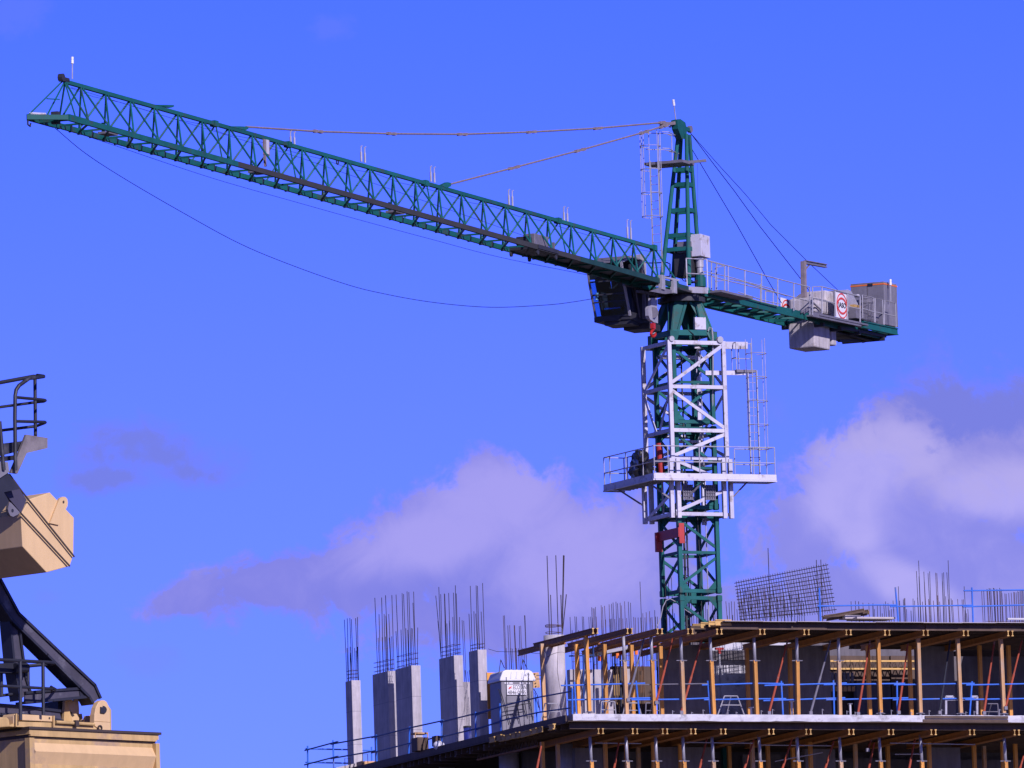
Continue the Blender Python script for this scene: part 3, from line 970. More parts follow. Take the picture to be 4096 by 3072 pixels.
# head ladder with safety cage, and its platform
lb = JV(2640, 1095, -.42)
lt_z = zy(652)
hl = V((lb.x, lb.y, 0))
s_l = 1.08
hb = jp(s_l, -.42, 0)
caged_ladder('head_ladder', V((hb.x, hb.y, zy(1100))), pj, dj, zy(650) - zy(1100), zy(880) - zy(1100), zy(535) - zy(1100), .85, crane, m=GALV, wd=.34, rad=.37, straps=6)
hp = V((hb.x, hb.y, 0)) + pj * .5 - dj * .4
hpl = part('head_platform', MB().box(V((hb.x, hb.y, zy(660))) + pj * .35 - dj * .55, dj * .55, pj * .75, Z3 * .05), STEELG, crane)
part('platform_beam', MB().beam(V((hb.x, hb.y, zy(664))) + pj * .2 - dj * .35, V((hb.x, hb.y, zy(652))) + pj * 1.65 - dj * .9, .08, .1), STEELG, hpl)
for (a, s) in ((.18, 0), (.32, -.9)):
    p = V((hb.x, hb.y, zy(655))) + pj * a + dj * s
    part('upright', MB().tube([p, p + Z3 * 1.0], .022), GALV, hpl)
for y in (537, 603):
    p = V((hb.x, hb.y, zy(y)))
    part('handrail', MB().tube([p + pj * .32, p + pj * .5 - dj * .2, leg_at((1, -1), zy(y))], .018), GALV, hpl)
    part('handrail', MB().tube([p + pj * .2 - dj * .9, leg_at((-1, -1), zy(y))], .018), GALV, hpl)
    part('handrail', MB().tube([p - pj * .3, p + pj * .2 - dj * .4, p + pj * .32 - dj * .9], .018), GALV, hpl)

# slewing drive, control cabinets at the foot of the head
ct = JV(2800, 940, .62)
cab_c = JV(2800, 986, .62)
part('drive_cabinet', MB().box(cab_c, dj * .42, pj * .22, Z3 * .4), CAGEW, crane, 'white electric cabinet on a motor', bevel=.012)
mt = JV(2799, 1062, .62)
mo = part('slew_motor', MB().tube([V((mt.x, mt.y, zy(1028))), V((mt.x, mt.y, zy(1072)))], .15, 16).tube([V((mt.x, mt.y, zy(1072))), V((mt.x, mt.y, zy(1098)))], .12, 14), GALV, crane)
part('gearbox', MB().tube([V((mt.x, mt.y, zy(1098))), V((mt.x, mt.y, zy(1112)))], .17, 14).tube([V((mt.x, mt.y, zy(1112))), V((mt.x, mt.y, zy(1150)))], .21, 14), GREEN, mo)
bx = V((ma.x, ma.y, zy(1042))) + pj * .12 - dj * .25
part('switch_box', MB().box(bx, dj * .3, pj * .34, Z3 * .6), DARKST, crane, bevel=.02)
part('switch_box', MB().box(bx + Z3 * .45 + pj * .1 + dj * .3, dj * .1, pj * .25, Z3 * .2), STEELG, crane)
for k in range(4):
    p0 = bx + pj * (.2 - .1 * k) - Z3 * .55 + dj * .3
    part('hose', MB().tube([p0, p0 - Z3 * .2 + pj * .1, p0 - Z3 * .32 + pj * (.3 + .05 * k), V((mt.x, mt.y, zy(1110)))], .018, 5), CABLE, crane)

# jib foot bearings and brackets
for x, y, a in ((2647, 1130, .6), (2694, 1145, .62)):
    q = JV(x, y, a)
    part('foot_bracket', MB().box(q, dj * .14, pj * .08, Z3 * .26), GALV, crane, bevel=.01)
part('foot_beam', MB().beam(JV(2650, 1108, .62), JV(2715, 1122, .62), .07, .07), GALV, crane)
part('service_deck', MB().box(V((ma.x, ma.y, zy(1182))) + dj * .9 - pj * .2, dj * .9, pj * .9, Z3 * .035), DARKST, crane)
part('service_deck', MB().plate([JV(2600, 1165, .62), JV(2640, 1150, .62), JV(2690, 1160, .62), JV(2692, 1172, .62), JV(2660, 1176, .62)], pj * -.05), STEELG, crane)
sd = V((ma.x, ma.y, zy(1178))) + dj * 1.75 - pj * .9
rl = MB()
part('deck_rail', MB().tube([JV(2552, 1050, -.9), JV(2605, 1052, -.9), JV(2668, 1050, -.9), JV(2680, 1056, -.9), JV(2680, 1105, -.9), JV(2620, 1108, -.9)], .025), DARKST, crane)
part('deck_rail', MB().tube([JV(2581, 1050, -.9), JV(2583, 1110, -.9)], .03), GALV, crane)

# ---- driver's cab hung at the far side of the jib
AR, AL = -.72, -2.05
side = [(2520, 1262), (2493, 1116), (2485, 1047), (2526, 1027), (2550, 1040), (2588, 1290)]
sr = [JV(x, y, AR) for x, y in side]
sl_ = [p + pj * (AL - AR) for p in sr]
fl = MB().plate([sr[0], sr[5], sr[5] - Z3 * .12, sr[0] - Z3 * .12], pj * (AL - AR))
cabo = part('driver_cab', fl, DARKST, crane)
part('cab_roof', MB().plate([sr[2], sr[3], sr[3] + Z3 * .05, sr[2] + Z3 * .05], pj * (AL - AR)).plate([sr[3], sr[4] - dj * .5, sr[4] - dj * .5 + Z3 * .05, sr[3] + Z3 * .05], pj * (AL - AR)), STEELG, cabo)
fr_ = MB()
for a, b in ((0, 1), (1, 2), (2, 3)):
    part('pillar', MB().beam(sr[a], sr[b], .07, .08, up=pj), GALV, cabo)
    part('pillar', MB().beam(sl_[a], sl_[b], .06, .07, up=pj), STEELG, cabo)
for t_ in (0.02, .42, .62, .98):
    a = sr[0].lerp(sr[1], t_)
    part('cab_bar', MB().beam(a, a + pj * (AL - AR), .05, .06, up=dj), DARKST, cabo)
back_b, back_t = sr[5] - dj * .3, sr[4] - dj * .5
part('back_wall', MB().plate([back_b, back_t, back_t + pj * (AL - AR), back_b + pj * (AL - AR)], dj * -.05), DARKST, cabo)
part('side_panel', MB().plate([sr[0].lerp(sr[1], .0), sr[0].lerp(sr[1], .12), sr[0].lerp(sr[1], .12) - dj * 1.7, sr[5]], pj * -.04), DARKST, cabo)
part('side_panel', MB().plate([sr[1] - dj * .75, sr[2] - dj * .75, sr[2] - dj * 1.9, sr[5] - dj * .3, sr[5].lerp(sr[0], .45)], pj * -.05), DARKST, cabo)
part('side_frame', MB().beam(sr[0] - dj * .85, sr[2] - dj * .9, .06, .08, up=pj), STEELG, cabo)
part('side_frame', MB().beam(sr[1] - dj * .02 - Z3 * .15, sr[1] - dj * 1.9 - Z3 * .1, .09, .18, up=Z3), STEELG, cabo)
part('windscreen', MB().plate([sr[0], sr[1], sr[2], sl_[2], sl_[1], sl_[0]][:2] + [sl_[1], sl_[0]], dj * .01), GLASS, cabo)
part('windscreen', MB().plate([sr[1], sr[2], sl_[2], sl_[1]], dj * .01), GLASS, cabo)
part('side_window', MB().plate([sl_[0], sl_[1], sl_[1] - dj * .8, sl_[0] - dj * .8], pj * -.01), GLASS, cabo)
part('far_side_wall', MB().plate([sl_[0].lerp(sl_[1], .02) - dj * .55, sl_[1] - dj * .55, sl_[2] - dj * .6, sl_[2] - dj * 1.9, sl_[0] - dj * 1.9], pj * .03), BLACKP, cabo)
part('sun_visor', MB().plate([sr[1].lerp(sr[2], .1), sr[2], sl_[2], sl_[1].lerp(sl_[2], .1)], dj * -.04), DARKST, cabo)
cc = (sr[0] + sl_[0]) / 2 - dj * .75
part('seat', MB().box(cc + Z3 * .5 + pj * .1, dj * .28, pj * .28, Z3 * .08).box(cc + Z3 * .95 - dj * .25 + pj * .1, dj * .08, pj * .26, Z3 * .5), BLACKP, cabo)
part('console', MB().box(cc + Z3 * .35 + pj * .45 + dj * .1, dj * .3, pj * .15, Z3 * .35).box(cc + Z3 * .55 - dj * .5 - pj * .05, dj * .15, pj * .5, Z3 * .62), BLACKP, cabo)
part('blue_bar', MB().tube([JV(2418, 1236, -1.6), JV(2482, 1231, -1.2)], .03), BLUEC, cabo)
part('water_bottle', MB().tube([JV(2387, 1200, -1.9), JV(2387, 1184, -1.9), JV(2388, 1178, -1.9), JV(2388, 1172, -1.9)], .055, 10), PLASW, cabo)
for k, (x0, y0, x1, y1, h) in enumerate(((2392, 1275, 2470, 1292, .18), (2433, 1288, 2530, 1303, .18), (2510, 1305, 2640, 1296, .22))):
    a = JV(x0, y0, AL + .1 + k * .35)
    mb = MB().box(a - dj * .5 + pj * .35 - Z3 * .03, dj * .5, pj * .5, Z3 * h / 2)
    part('floor_bearer', mb, DARKST, cabo)
part('cab_bracket', MB().box(JV(2404, 1283, AL + .1), dj * .1, pj * .06, Z3 * .09), STEELG, cabo)
# locker and support frame behind the cab
lk = JV(2560, 1060, -.85)
part('cab_locker', MB().box(lk, dj * .2, pj * .12, Z3 * .36), GALV, crane, bevel=.01)
su_ = MB()
for (x0, y0, x1, y1) in ((2575, 1165, 2577, 1275), (2560, 1150, 2640, 1140), (2550, 1165, 2625, 1180), (2588, 1175, 2590, 1280)):
    su_.beam(JV(x0, y0, -.55), JV(x1, y1, -.55), .09, .11, up=pj)
part('cab_support', su_, STEELG, crane)
part('cab_support', MB().box(JV(2600, 1215, -.75), dj * .45, pj * .06, Z3 * .5), BLACKP, crane)
# ---- hook block
hk = [(2606, 1192), (2628, 1192), (2629, 1228), (2632, 1250), (2632, 1293), (2616, 1289), (2600, 1277), (2594, 1262), (2593, 1235), (2597, 1224), (2604, 1222)]
blk = part('hook_block', MB().plate([JV(x, y, .1) for x, y in hk], pj * -.12), GALV, crane)
part('sheave', MB().tube([JV(2612, 1250, .13), JV(2612, 1250, -.06)], .2, 16), STEELG, blk)
part('hook', MB().box(JV(2612, 1304, .04), dj * .1, pj * .06, Z3 * .1).tube([JV(2613, 1308, .04), JV(2613, 1318, .04), JV(2606, 1326, .04), JV(2603, 1336, .04), JV(2607, 1345, .04), JV(2615, 1346, .04), JV(2621, 1339, .04), JV(2620, 1330, .04)], .05, 8), HOOKR, blk)
part('hook_latch', MB().tube([JV(2620, 1331, .05), JV(2611, 1335, .05)], .02, 6), GALV, blk)
part('hoist_rope', MB().tube([JV(2610, 1195, .04), JV(2606, 1150, 0)], .012, 5).tube([JV(2624, 1195, .04), JV(2622, 1150, 0)], .012, 5), CABLE, crane)
# ---- counter-jib (photo region 2700,900 at 2.212 px per px)
def zc(x, y):
    return 2700 + x / 2.212, 900 + y / 2.212


K2 = 2.1
c2 = 1 / math.sqrt(1 + K2 * K2)
dc0 = V((c2, K2 * c2, 0))
pc = V((K2 * c2, -c2, 0))
CO = V((ma.x, ma.y, 0))


def CV(x, y, a=0.0):                 # pixel of that region -> vertical plane at offset a beside the counter-jib axis
    return PP(*zc(x, y), CO + pc * a, pc)


A0 = .70
nb0, nb1 = CV(440, 640, A0), CV(1205, 820, A0)
dc = (nb1 - nb0).normalized()


def cjp(s, a=0.0, b=0.0):            # station s metres along from the near beam's start
    return nb0 + dc * s + pc * (a - A0) + Z3 * b


def cs(x, y=800, a=0.0):
    return (CV(x, y, a) - nb0).dot(dc)


L1 = cs(1215, 820, A0)
L2 = cs(1965, 945, 1.02)
cj = part('counter_jib', MB().beam(cjp(-2.2, A0), cjp(L1 + .3, A0), .12, .27), GREEN, crane)
part('girder', MB().beam(cjp(-2.2, -A0), cjp(L2, -A0), .12, .27), GREEN, cj)
part('girder', MB().beam(cjp(L1 + .3, A0, -.08), cjp(L2 - 1.0, A0, -.08), .1, .22), GREEN, cj)
part('girder', MB().ibeam(CV(1660, 880, 1.02), CV(1965, 945, 1.02), .12, .26), GREEN, cj)
part('girder', MB().beam(CV(1965, 945, 1.02), CV(1965, 945, 1.02) - pc * 1.9, .12, .24), GREEN, cj)
n = int(L2 / 1.15)
for k in range(-1, n + 1):
    s = k * 1.15 + .3
    part('cross_member', MB().beam(cjp(s, -A0, -.05), cjp(s, A0, -.05), .07, .1), GREEN, cj)
    part('cross_member', MB().beam(cjp(s, -A0 if k % 2 else A0, -.05), cjp(s + 1.15, A0 if k % 2 else -A0, -.05), .06, .07), GREEN, cj)
dk = part('counter_jib_deck', MB().box((cjp(-.3, 0, .13) + cjp(L1 - 2.4, 0, .13)) / 2, dc * (L1 - 2.1) / 2, pc * .3, Z3 * .015), STEELG, crane)
part('tail_deck', MB().box(cjp(L2 - 2.2, -.1, .02), dc * 2.1, pc * .75, Z3 * .03), DARKST, crane)
# entry landing with white kick board beside the mast
q0, q1 = CV(108, 572, 1.0), CV(290, 572, 1.0)
land = part('landing', MB().box(CV(295, 590, .85) + dc * 1.4, dc * 1.35, pc * .5, Z3 * .04), STEELG, crane)
p0, p1 = PP(*zc(108, 570), CV(290, 580, 1.35), dc0), CV(290, 580, 1.35)
part('kick_board', MB().beam(p0, p1, .05, .22), CAGEW, land)
# side deck near the winch
sdk = part('side_deck', MB().beam(CV(1215, 790, 1.25), CV(1645, 880, 1.25), .04, .16).beam(CV(1215, 800, 1.0), CV(1645, 890, 1.0), .6, .05), STEELG, crane)
part('deck_end', MB().beam(CV(1300, 780, 1.25), CV(1300, 780, 1.25) - pc * .6, .05, .14), STEELG, sdk)

# railings
def crail(tops, lows, posts, a, grp):
    for t in tops:
        part('handrail', MB().tube([CV(x, y, a) for x, y in t], .022), GALV, grp)
    for x, yt, yb in posts:
        part('upright', MB().tube([CV(x, yb, a), CV(x, yt, a)], .026), GALV, grp)


rg = part('near_railing', MB().tube([CV(x, y, .85) for x, y in ((295, 315), (620, 402), (1190, 550))], .024), GALV, crane)
crail([[(470, 595), (620, 640), (765, 680), (905, 715)], [(295, 440), (470, 490), (620, 530), (765, 565), (905, 600), (1190, 675)]][:1] + [[(480, 478), (620, 505), (765, 555), (905, 600), (1050, 640), (1190, 675)]], [],
      [(322, 322, 575), (368, 342, 585), (470, 362, 605), (618, 402, 645), (765, 425, 685), (908, 478, 722), (1050, 510, 760), (1192, 552, 795)], .85, rg)
lr = part('landing_railing', MB().tube([p0 + Z3 * 1.12, p1 + Z3 * 1.12], .024), CAGEW, crane)
part('handrail', MB().tube([p0 + Z3 * .58, p1 + Z3 * .58], .022), CAGEW, lr)
for p in (p0, p1):
    part('upright', MB().tube([p, p + Z3 * 1.12], .026), CAGEW, lr)
for t in ([(295, 320), (440, 362)], [(440, 362), (355, 378)], [(440, 490), (355, 500)]):
    part('handrail', MB().tube([CV(x, y, 1.2) for x, y in t], .02), GALV, lr)
part('upright', MB().tube([CV(440, 362, 1.2), CV(440, 605, 1.2)], .026), GALV, lr)
part('upright', MB().tube([CV(355, 378, .6), CV(355, 580, .6)], .022), GALV, lr)
fr2 = part('far_railing', MB().tube([CV(x, y, -.85) for x, y in ((250, 410), (480, 460), (890, 575))], .02), GALV, crane)
crail([[(250, 432), (480, 498), (890, 595)], [(800, 588), (900, 600), (990, 628)], [(560, 595), (800, 672), (960, 705)]], [], [(755, 520, 675), (800, 590, 690), (868, 585, 715), (250, 410, 540), (620, 495, 640)], -.85, fr2)
wr = part('winch_railing', MB().tube([CV(x, y, 1.25) for x, y in ((1215, 548), (1298, 545), (1635, 632))], .024), GALV, crane)
crail([[(1215, 645), (1300, 670), (1415, 690)], [(1525, 720), (1640, 745)]], [], [(1216, 548, 795), (1300, 548, 785), (1415, 580, 815), (1525, 608, 850), (1637, 632, 862)], 1.25, wr)
tr_ = part('tail_railing', MB().tube([CV(1660, 825, 1.0), CV(1657, 620, 1.0), CV(1757, 645, 1.0), CV(1765, 860, 1.0)], .022), GALV, crane)
for t in ([(1772, 862), (1770, 650), (1835, 662), (1843, 880)], [(1850, 885), (1855, 668), (1905, 678), (1950, 692), (1955, 905)], [(1660, 740), (1760, 770)], [(1770, 770), (1840, 785)], [(1852, 785), (1950, 808)]):
    part('handrail', MB().tube([CV(x, y, 1.0) for x, y in t], .022), GALV, tr_)
gm = MB()
mesh_p = [CV(1660, 625, .99), CV(1752, 648, .99), CV(1756, 850, .99), CV(1662, 825, .99)]
for k in range(15):
    t_ = k / 14
    gm.tube([mesh_p[0].lerp(mesh_p[1], t_), mesh_p[3].lerp(mesh_p[2], t_)], .005, 4)
    gm.tube([mesh_p[0].lerp(mesh_p[3], t_), mesh_p[1].lerp(mesh_p[2], t_)], .005, 4)
part('guard_mesh', gm, STEELG, tr_)

# hanging lines from the peak


def CS(x, y, a=0.0):
    return PP(x, y, CO + pc * a, pc)


h3 = (2762, 532)
part('stay_rope', MB().tube([CS(2752, 570), CS(2840, 718), CS(2948, 900), CS(3071, 1120), CS(3126, 1212)], .015, 5), CABLE, crane)
part('stay_rope', MB().tube([CS(*h3), CS(2850, 650), CS(2936, 762), CS(3037, 902), CS(3205, 1118), CS(3290, 1240)], .015, 5), CABLE, crane)
part('hoist_rope', MB().tube([CS(*h3), CS(2870, 655), CS(2980, 775), CS(3084, 900), CS(3230, 1046), CS(3352, 1161)], .012, 5), CABLE, crane)
part('plumb_line', MB().tube([JV(2790, 655), JV(2792, 940)], .006, 4), CABLE, crane)

# concrete counterweight blocks hanging through the frame
def cw_block(xn, yb_, yt_, an, w, ln, label, lift=0.0, wt=None):
    b = CV(xn, yb_, an)
    t = CV(xn, yt_, an)
    h = t.z - b.z
    o = part('counterweight_block', MB().box(b + dc0 * ln / 2 - pc * w / 2 + Z3 * h / 2, dc0 * ln / 2, pc * w / 2, Z3 * h / 2), CONCB, crane, label, bevel=.05)
    return o


cw_block(1236, 1078, 742, .52, 1.04, 1.42, 'large pale concrete counterweight hanging below the beams')
cw_block(1395, 1062, 760, .50, .95, .38, 'narrow concrete counterweight slab')
b = CV(1240, 770, .75)
t = CV(1240, 632, .75)
part('counterweight_head', MB().box(b + dc0 * .78 - pc * .53 + Z3 * (t.z - b.z) / 2, dc0 * .78, pc * .53, Z3 * (t.z - b.z) / 2), CONCB, crane, bevel=.1)
b = CV(1345, 800, .7)
part('counterweight_head', MB().box(b + dc0 * .35 - pc * .5 + Z3 * .42, dc0 * .35, pc * .48, Z3 * .52), CONCB, crane, bevel=.06)
fb = MB()
for (x0, y0, x1, y1) in ((1115, 775, 1225, 695), (1140, 780, 1215, 720), (1225, 690, 1300, 760)):
    fb.beam(CV(x0, y0, .82), CV(x1, y1, .82), .04, .05)
part('tie_bar', fb, STEELG, crane)
# small hoist post
po = part('hoist_post', MB().beam(CV(1141, 640, .1), CV(1136, 322, .1), .16, .2, up=dc0), PEND, crane)
part('hoist_arm', MB().ibeam(CV(1150, 328, .1), CV(1335, 362, .1), .14, .14), STEELG, po)
part('arm_brace', MB().beam(CV(1155, 395, .1), CV(1190, 350, .1), .04, .05), PEND, po)
# winch
wm = CV(1500, 700, .1)
winch = part('hoist_winch', MB().tube([CV(1390, 680, .55) - pc * 1.1, CV(1390, 680, .55)], .34, 24), STEELG, crane)
part('winch_flange', MB().tube([CV(1390, 680, .58), CV(1390, 680, .52)], .42, 24).tube([CV(1390, 680, .58) - pc * 1.1, CV(1390, 680, .52) - pc * 1.1], .42, 24), STEELG, winch)
part('winch_rope', MB().tube([CV(1400, 730, .3) - pc * .8, CV(1400, 730, .3)], .2, 20), GALV, winch)
part('winch_housing', MB().plate([CV(1450, 580, .55), CV(1530, 570, .55), CV(1560, 585, .55), CV(1620, 700, .55), CV(1625, 800, .55), CV(1545, 800, .55), CV(1450, 770, .55)], pc * -.5), GALV, winch)
part('winch_motor', MB().tube([CV(1690, 690, .5), CV(1695, 790, .5)], .3, 18).tube([CV(1688, 660, .5), CV(1690, 690, .5)], .36, 18).tube([CV(1688, 640, .5), CV(1688, 660, .5)], .25, 14), STEELG, winch)
part('winch_gear', MB().tube([CV(1650, 800, .5), CV(1740, 830, .5)], .3, 16).box(CV(1585, 790, .55), dc0 * .5, pc * .3, Z3 * .2), STEELG, winch)
part('winch_bracket', MB().box(CV(1590, 722, .6), dc0 * .3, pc * .12, Z3 * .05), TIMBEND, winch)
part('winch_cap', MB().tube([CV(1610, 635, .3), CV(1610, 618, .3)], .12, 12), GALV, winch)
# electric cabinet with an orange strap
cb = CV(1860, 690, .55)
bt, tp = CV(1860, 880, .55), CV(1860, 500, .55)
hc = (tp.z - bt.z)
wcab = 1.36
ec = part('electric_cabinet', MB().box(bt + dc0 * .6 - pc * wcab / 2 + Z3 * hc / 2, dc0 * .6, pc * wcab / 2, Z3 * hc / 2), CABG, crane, 'tall grey cabinet with an orange strap', bevel=.015)
zs = CV(1860, 522, .55).z
for (ctr, ax_, hw, nx) in ((bt - pc * wcab / 2, pc, wcab / 2 + .006, -dc0), (bt + dc0 * .6, dc0, .6 + .006, pc)):
    part('strap', MB().box(V((ctr.x, ctr.y, zs)) + nx * .004, ax_ * hw, nx * .006, Z3 * .022), ORANGE, ec)
part('strap_buckle', MB().box(V((bt.x, bt.y, zs)) - pc * .55 - dc0 * .015, pc * .1, dc0 * .012, Z3 * .045), BLACKP, ec)
part('door_seam', MB().box(bt - pc * wcab / 2 - dc0 * .003 + Z3 * hc / 2, pc * .006, dc0 * .004, Z3 * hc * .45), SEAM, ec)
warning_light(CV(1908, 672, .7), CV(1906, 528, .7), crane)
# under-slung frame below the tail
us = MB()
for a, (x0, y0, x1, y1) in ((.2, (1440, 935, 1790, 1000)), (.2, (1450, 1025, 1800, 1015)), (-.6, (1510, 1035, 1790, 1010)), (.8, (1450, 905, 1860, 985))):
    us.beam(CV(x0, y0, a), CV(x1, y1, a), .1, .1)
for s in (L1 + .6, L1 + 2.2, L1 + 3.8, L2 - .9):
    us.beam(cjp(s, -.8, -.2), cjp(s, .9, -.2), .1, .14)
us.box(cjp((L1 + L2) / 2 + .4, -.1, -.24), dc * (L2 - L1) * .33, pc * .55, Z3 * .02)
part('tail_frame', us, DARKST, crane)


# round emblem signs on square white sheets
def emblem(x0, y0, x1, y1, a, h):
    lt, rtp = CV(x0, y0, a), CV(x1, y1, a)
    d = (rtp - lt)
    w = V((d.x, d.y, 0)).length
    dd = V((d.x, d.y, 0)).normalized()
    sl2 = d / w
    c = (lt + rtp) / 2 - Z3 * h / 2
    pl_ = part('emblem_sign', MB().plate([lt, rtp, rtp - Z3 * h, lt - Z3 * h], pc * -.015), SIGNW, crane, 'square white sign with red rings and black letters')
    f = pc * .006
    r = min(w, h) / 2 * .86
    ax_, ay_ = sl2 * (w / 2 * .92), Z3 * (h / 2 * .94)
    part('emblem_ring', MB().ring(c + f, ax_, ay_, .9, 1.0, f, 40), LOGOR, pl_)
    k = .36
    ar = MB()
    for sgn in (1, -1):
        ar.ring(c + f - ay_ * sgn * .42, ax_ * 1.0, ay_ * sgn, .93, 1.09, f * 1.4, 24, R(26), R(154))
    part('emblem_arc', ar, LOGOR, pl_)
    part('emblem_lettering', text_mb('JASO', c + f * 2, sl2, Z3, h * .25, w * .66, weight=.02), LOGOK, pl_)


emblem(1420, 583, 1525, 610, 1.22, 1.0)
emblem(935, 640, 1035, 668, -.82, .95)
# ================================================================== concrete building under construction
C = P(2291, 2856, D - 12)
er = V((math.cos(R(22.9)), math.sin(R(22.9)), 0))       # along the front, receding to the right
eb = V((-math.sin(R(21)), math.cos(R(21)), 0))      # along the open side, receding to the left
nf = er.cross(Z3)                                       # front normal, towards the viewer
nf = nf if nf.y < 0 else -nf
ns = eb.cross(Z3)
ns = ns if ns.x < 0 else -ns                            # open side's normal
ZS = C.z


def bp(u, v, z):
    return C + er * u + eb * v + Z3 * z


def BV(px, py, v=0.0):                # pixel -> plane parallel to the front at depth v
    return PP(px, py, C + eb * v, nf)


def BU(px, py, u=0.0):                # pixel -> plane parallel to the open side
    return PP(px, py, C + er * u, ns)


def BZ(px, py, z=0.0):                # pixel -> horizontal plane z above the slab
    return PZ(px, py, ZS + z)


def uvz(p):
    q = p - C
    d = er.x * eb.y - er.y * eb.x
    return (q.x * eb.y - q.y * eb.x) / d, (er.x * q.y - er.y * q.x) / d, q.z


def qbox(u0, u1, v0, v1, z0, z1):
    return MB().hexa([bp(u0, v0, z0), bp(u1, v0, z0), bp(u1, v1, z0), bp(u0, v1, z0), bp(u0, v0, z1), bp(u1, v0, z1), bp(u1, v1, z1), bp(u0, v1, z1)])


UR = 24.0
VB = 32.0
bld = thing('concrete_building', bp(8, 8, -ZS + CZ * 0), 'half built concrete building with open storeys and raw slab edges', 'building')
part('floor_slab', qbox(0, UR, .12, VB, -.2, 0), CONC, bld)
# rough poured edge of the slab
eg = MB()
rnd = random.Random(4)
us_ = [k * .25 for k in range(int(UR / .25) + 1)]
n = len(us_)
for k, u in enumerate(us_):
    w1, w2 = rnd.uniform(-.012, .012), rnd.uniform(-.015, .015)
    b0_ = -.235 + .012 * math.sin(u * 1.7) + rnd.uniform(-.008, .008)
    eg.v += [bp(u, .002 + w1, b0_), bp(u, -.006 + w2, -.1), bp(u, .0, .004 + rnd.uniform(-.006, .01)), bp(u, .3, .006)]
for k in range(n - 1):
    for j in range(3):
        eg.f.append((4 * k + j, 4 * k + j + 1, 4 * k + 5 + j, 4 * k + 4 + j))
part('slab_edge', eg, SLABC, bld, 'pale rough slab edge')
pu0, pu1 = uvz(BV(3690, 2865))[0], uvz(BV(4030, 2865))[0]
part('edge_board', qbox(pu0 + .08, pu1, -.06, -.025, -.11, -.02).join(qbox(pu0, pu1, -.05, -.02, -.235, -.14)), PLY, bld)
part('floor_slab', qbox(0, UR, .1, VB, -3.75, -3.5), CONC, bld)
for k in range(1, 12):
    if ZS - 3.5 - 3.4 * k < 1.5:
        break
    part('floor_slab', qbox(0, UR, .1, VB, -3.6 - 3.4 * k, -3.4 - 3.4 * k), CONC, bld)
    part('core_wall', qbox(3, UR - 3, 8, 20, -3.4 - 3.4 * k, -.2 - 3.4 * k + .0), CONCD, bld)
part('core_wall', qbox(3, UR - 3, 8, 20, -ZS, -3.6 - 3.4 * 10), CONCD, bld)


def core(px0, px1, v, zt=3.0, zb=0.0, th=.3, m=CONCD):
    u0, u1 = uvz(BV(px0, 2700, v))[0], uvz(BV(px1, 2700, v))[0]
    return part('core_wall', qbox(u0, u1, v, v + th, zb, zt), m, bld)


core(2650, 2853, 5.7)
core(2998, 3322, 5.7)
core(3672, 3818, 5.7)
core(3565, 3672, 9.4, m=PLY)  # dark brown puts the bay's shade into this back wall
core(3430, 3565, 9.5, m=PLY)  # interior shade painted on: dark brown back wall
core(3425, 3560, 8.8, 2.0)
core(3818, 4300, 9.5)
core(3322, 3430, 9.5, m=PLY)  # back wall coloured dark brown so it reads as shaded
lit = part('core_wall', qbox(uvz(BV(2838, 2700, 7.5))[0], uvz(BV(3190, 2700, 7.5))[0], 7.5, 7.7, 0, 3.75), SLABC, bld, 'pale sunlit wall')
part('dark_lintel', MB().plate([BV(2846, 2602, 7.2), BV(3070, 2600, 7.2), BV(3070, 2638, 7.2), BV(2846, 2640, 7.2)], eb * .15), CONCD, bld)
core(2280, 2450, 7.0, 2.22, m=CONC)
core(2505, 2530, 7.5, 2.3, m=CONC)
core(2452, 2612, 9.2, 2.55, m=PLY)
# lower storey walls
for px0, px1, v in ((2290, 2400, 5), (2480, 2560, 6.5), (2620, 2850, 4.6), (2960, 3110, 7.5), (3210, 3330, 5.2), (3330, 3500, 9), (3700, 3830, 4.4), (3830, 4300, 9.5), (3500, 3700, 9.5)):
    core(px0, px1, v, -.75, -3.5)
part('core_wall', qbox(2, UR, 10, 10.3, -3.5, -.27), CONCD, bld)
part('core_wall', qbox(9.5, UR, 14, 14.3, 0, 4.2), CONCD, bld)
for u, v in ((1.6, 10.5), (1.6, 17), (1.6, 24)):
    part('column', MB().tube([bp(u, v, -3.5), bp(u, v, -.3)], .36, 20), CONC, bld, smooth=True)
part('column', MB().tube([bp(2.6, 7.0, -3.5), bp(2.6, 7.0, -.3)], .36, 20), CONC, bld, smooth=True)

# ---- top deck formwork: sheets, joists
deck = thing('deck_formwork', bp(6, 0, 3.0), 'brown plywood deck formwork roofing the upper storey', 'formwork')
UD0 = uvz(BV(2891, 2490))[0]
UH = UD0 + 7.9
part('plywood_deck', qbox(UD0, UH, .03, 5.4, 3.255, 3.28), PLY, deck)
part('plywood_deck', qbox(UH, UR, .03, 7.4, 3.255, 3.28), PLY, deck)
part('plywood_deck', qbox(UH + 5.5, UR, 7.4, 14, 3.255, 3.28), PLY, deck)
for a, b, dz_ in ((2895, 3050, 0), (3048, 3180, -.012), (3186, 3318, .0), (3314, 3500, -.012), (3500, 3690, 0), (3690, 3845, -.01), (3842, 3980, .0), (3975, 4140, .012), (4100, 4300, 0)):
    u0, u1 = uvz(BV(a, 2490))[0], uvz(BV(b, 2490))[0]
    part('sheet', qbox(u0, u1, -.1 - .02 * rnd.random(), 2.4, 3.284 + dz_, 3.302 + dz_), PLYTOP, deck)
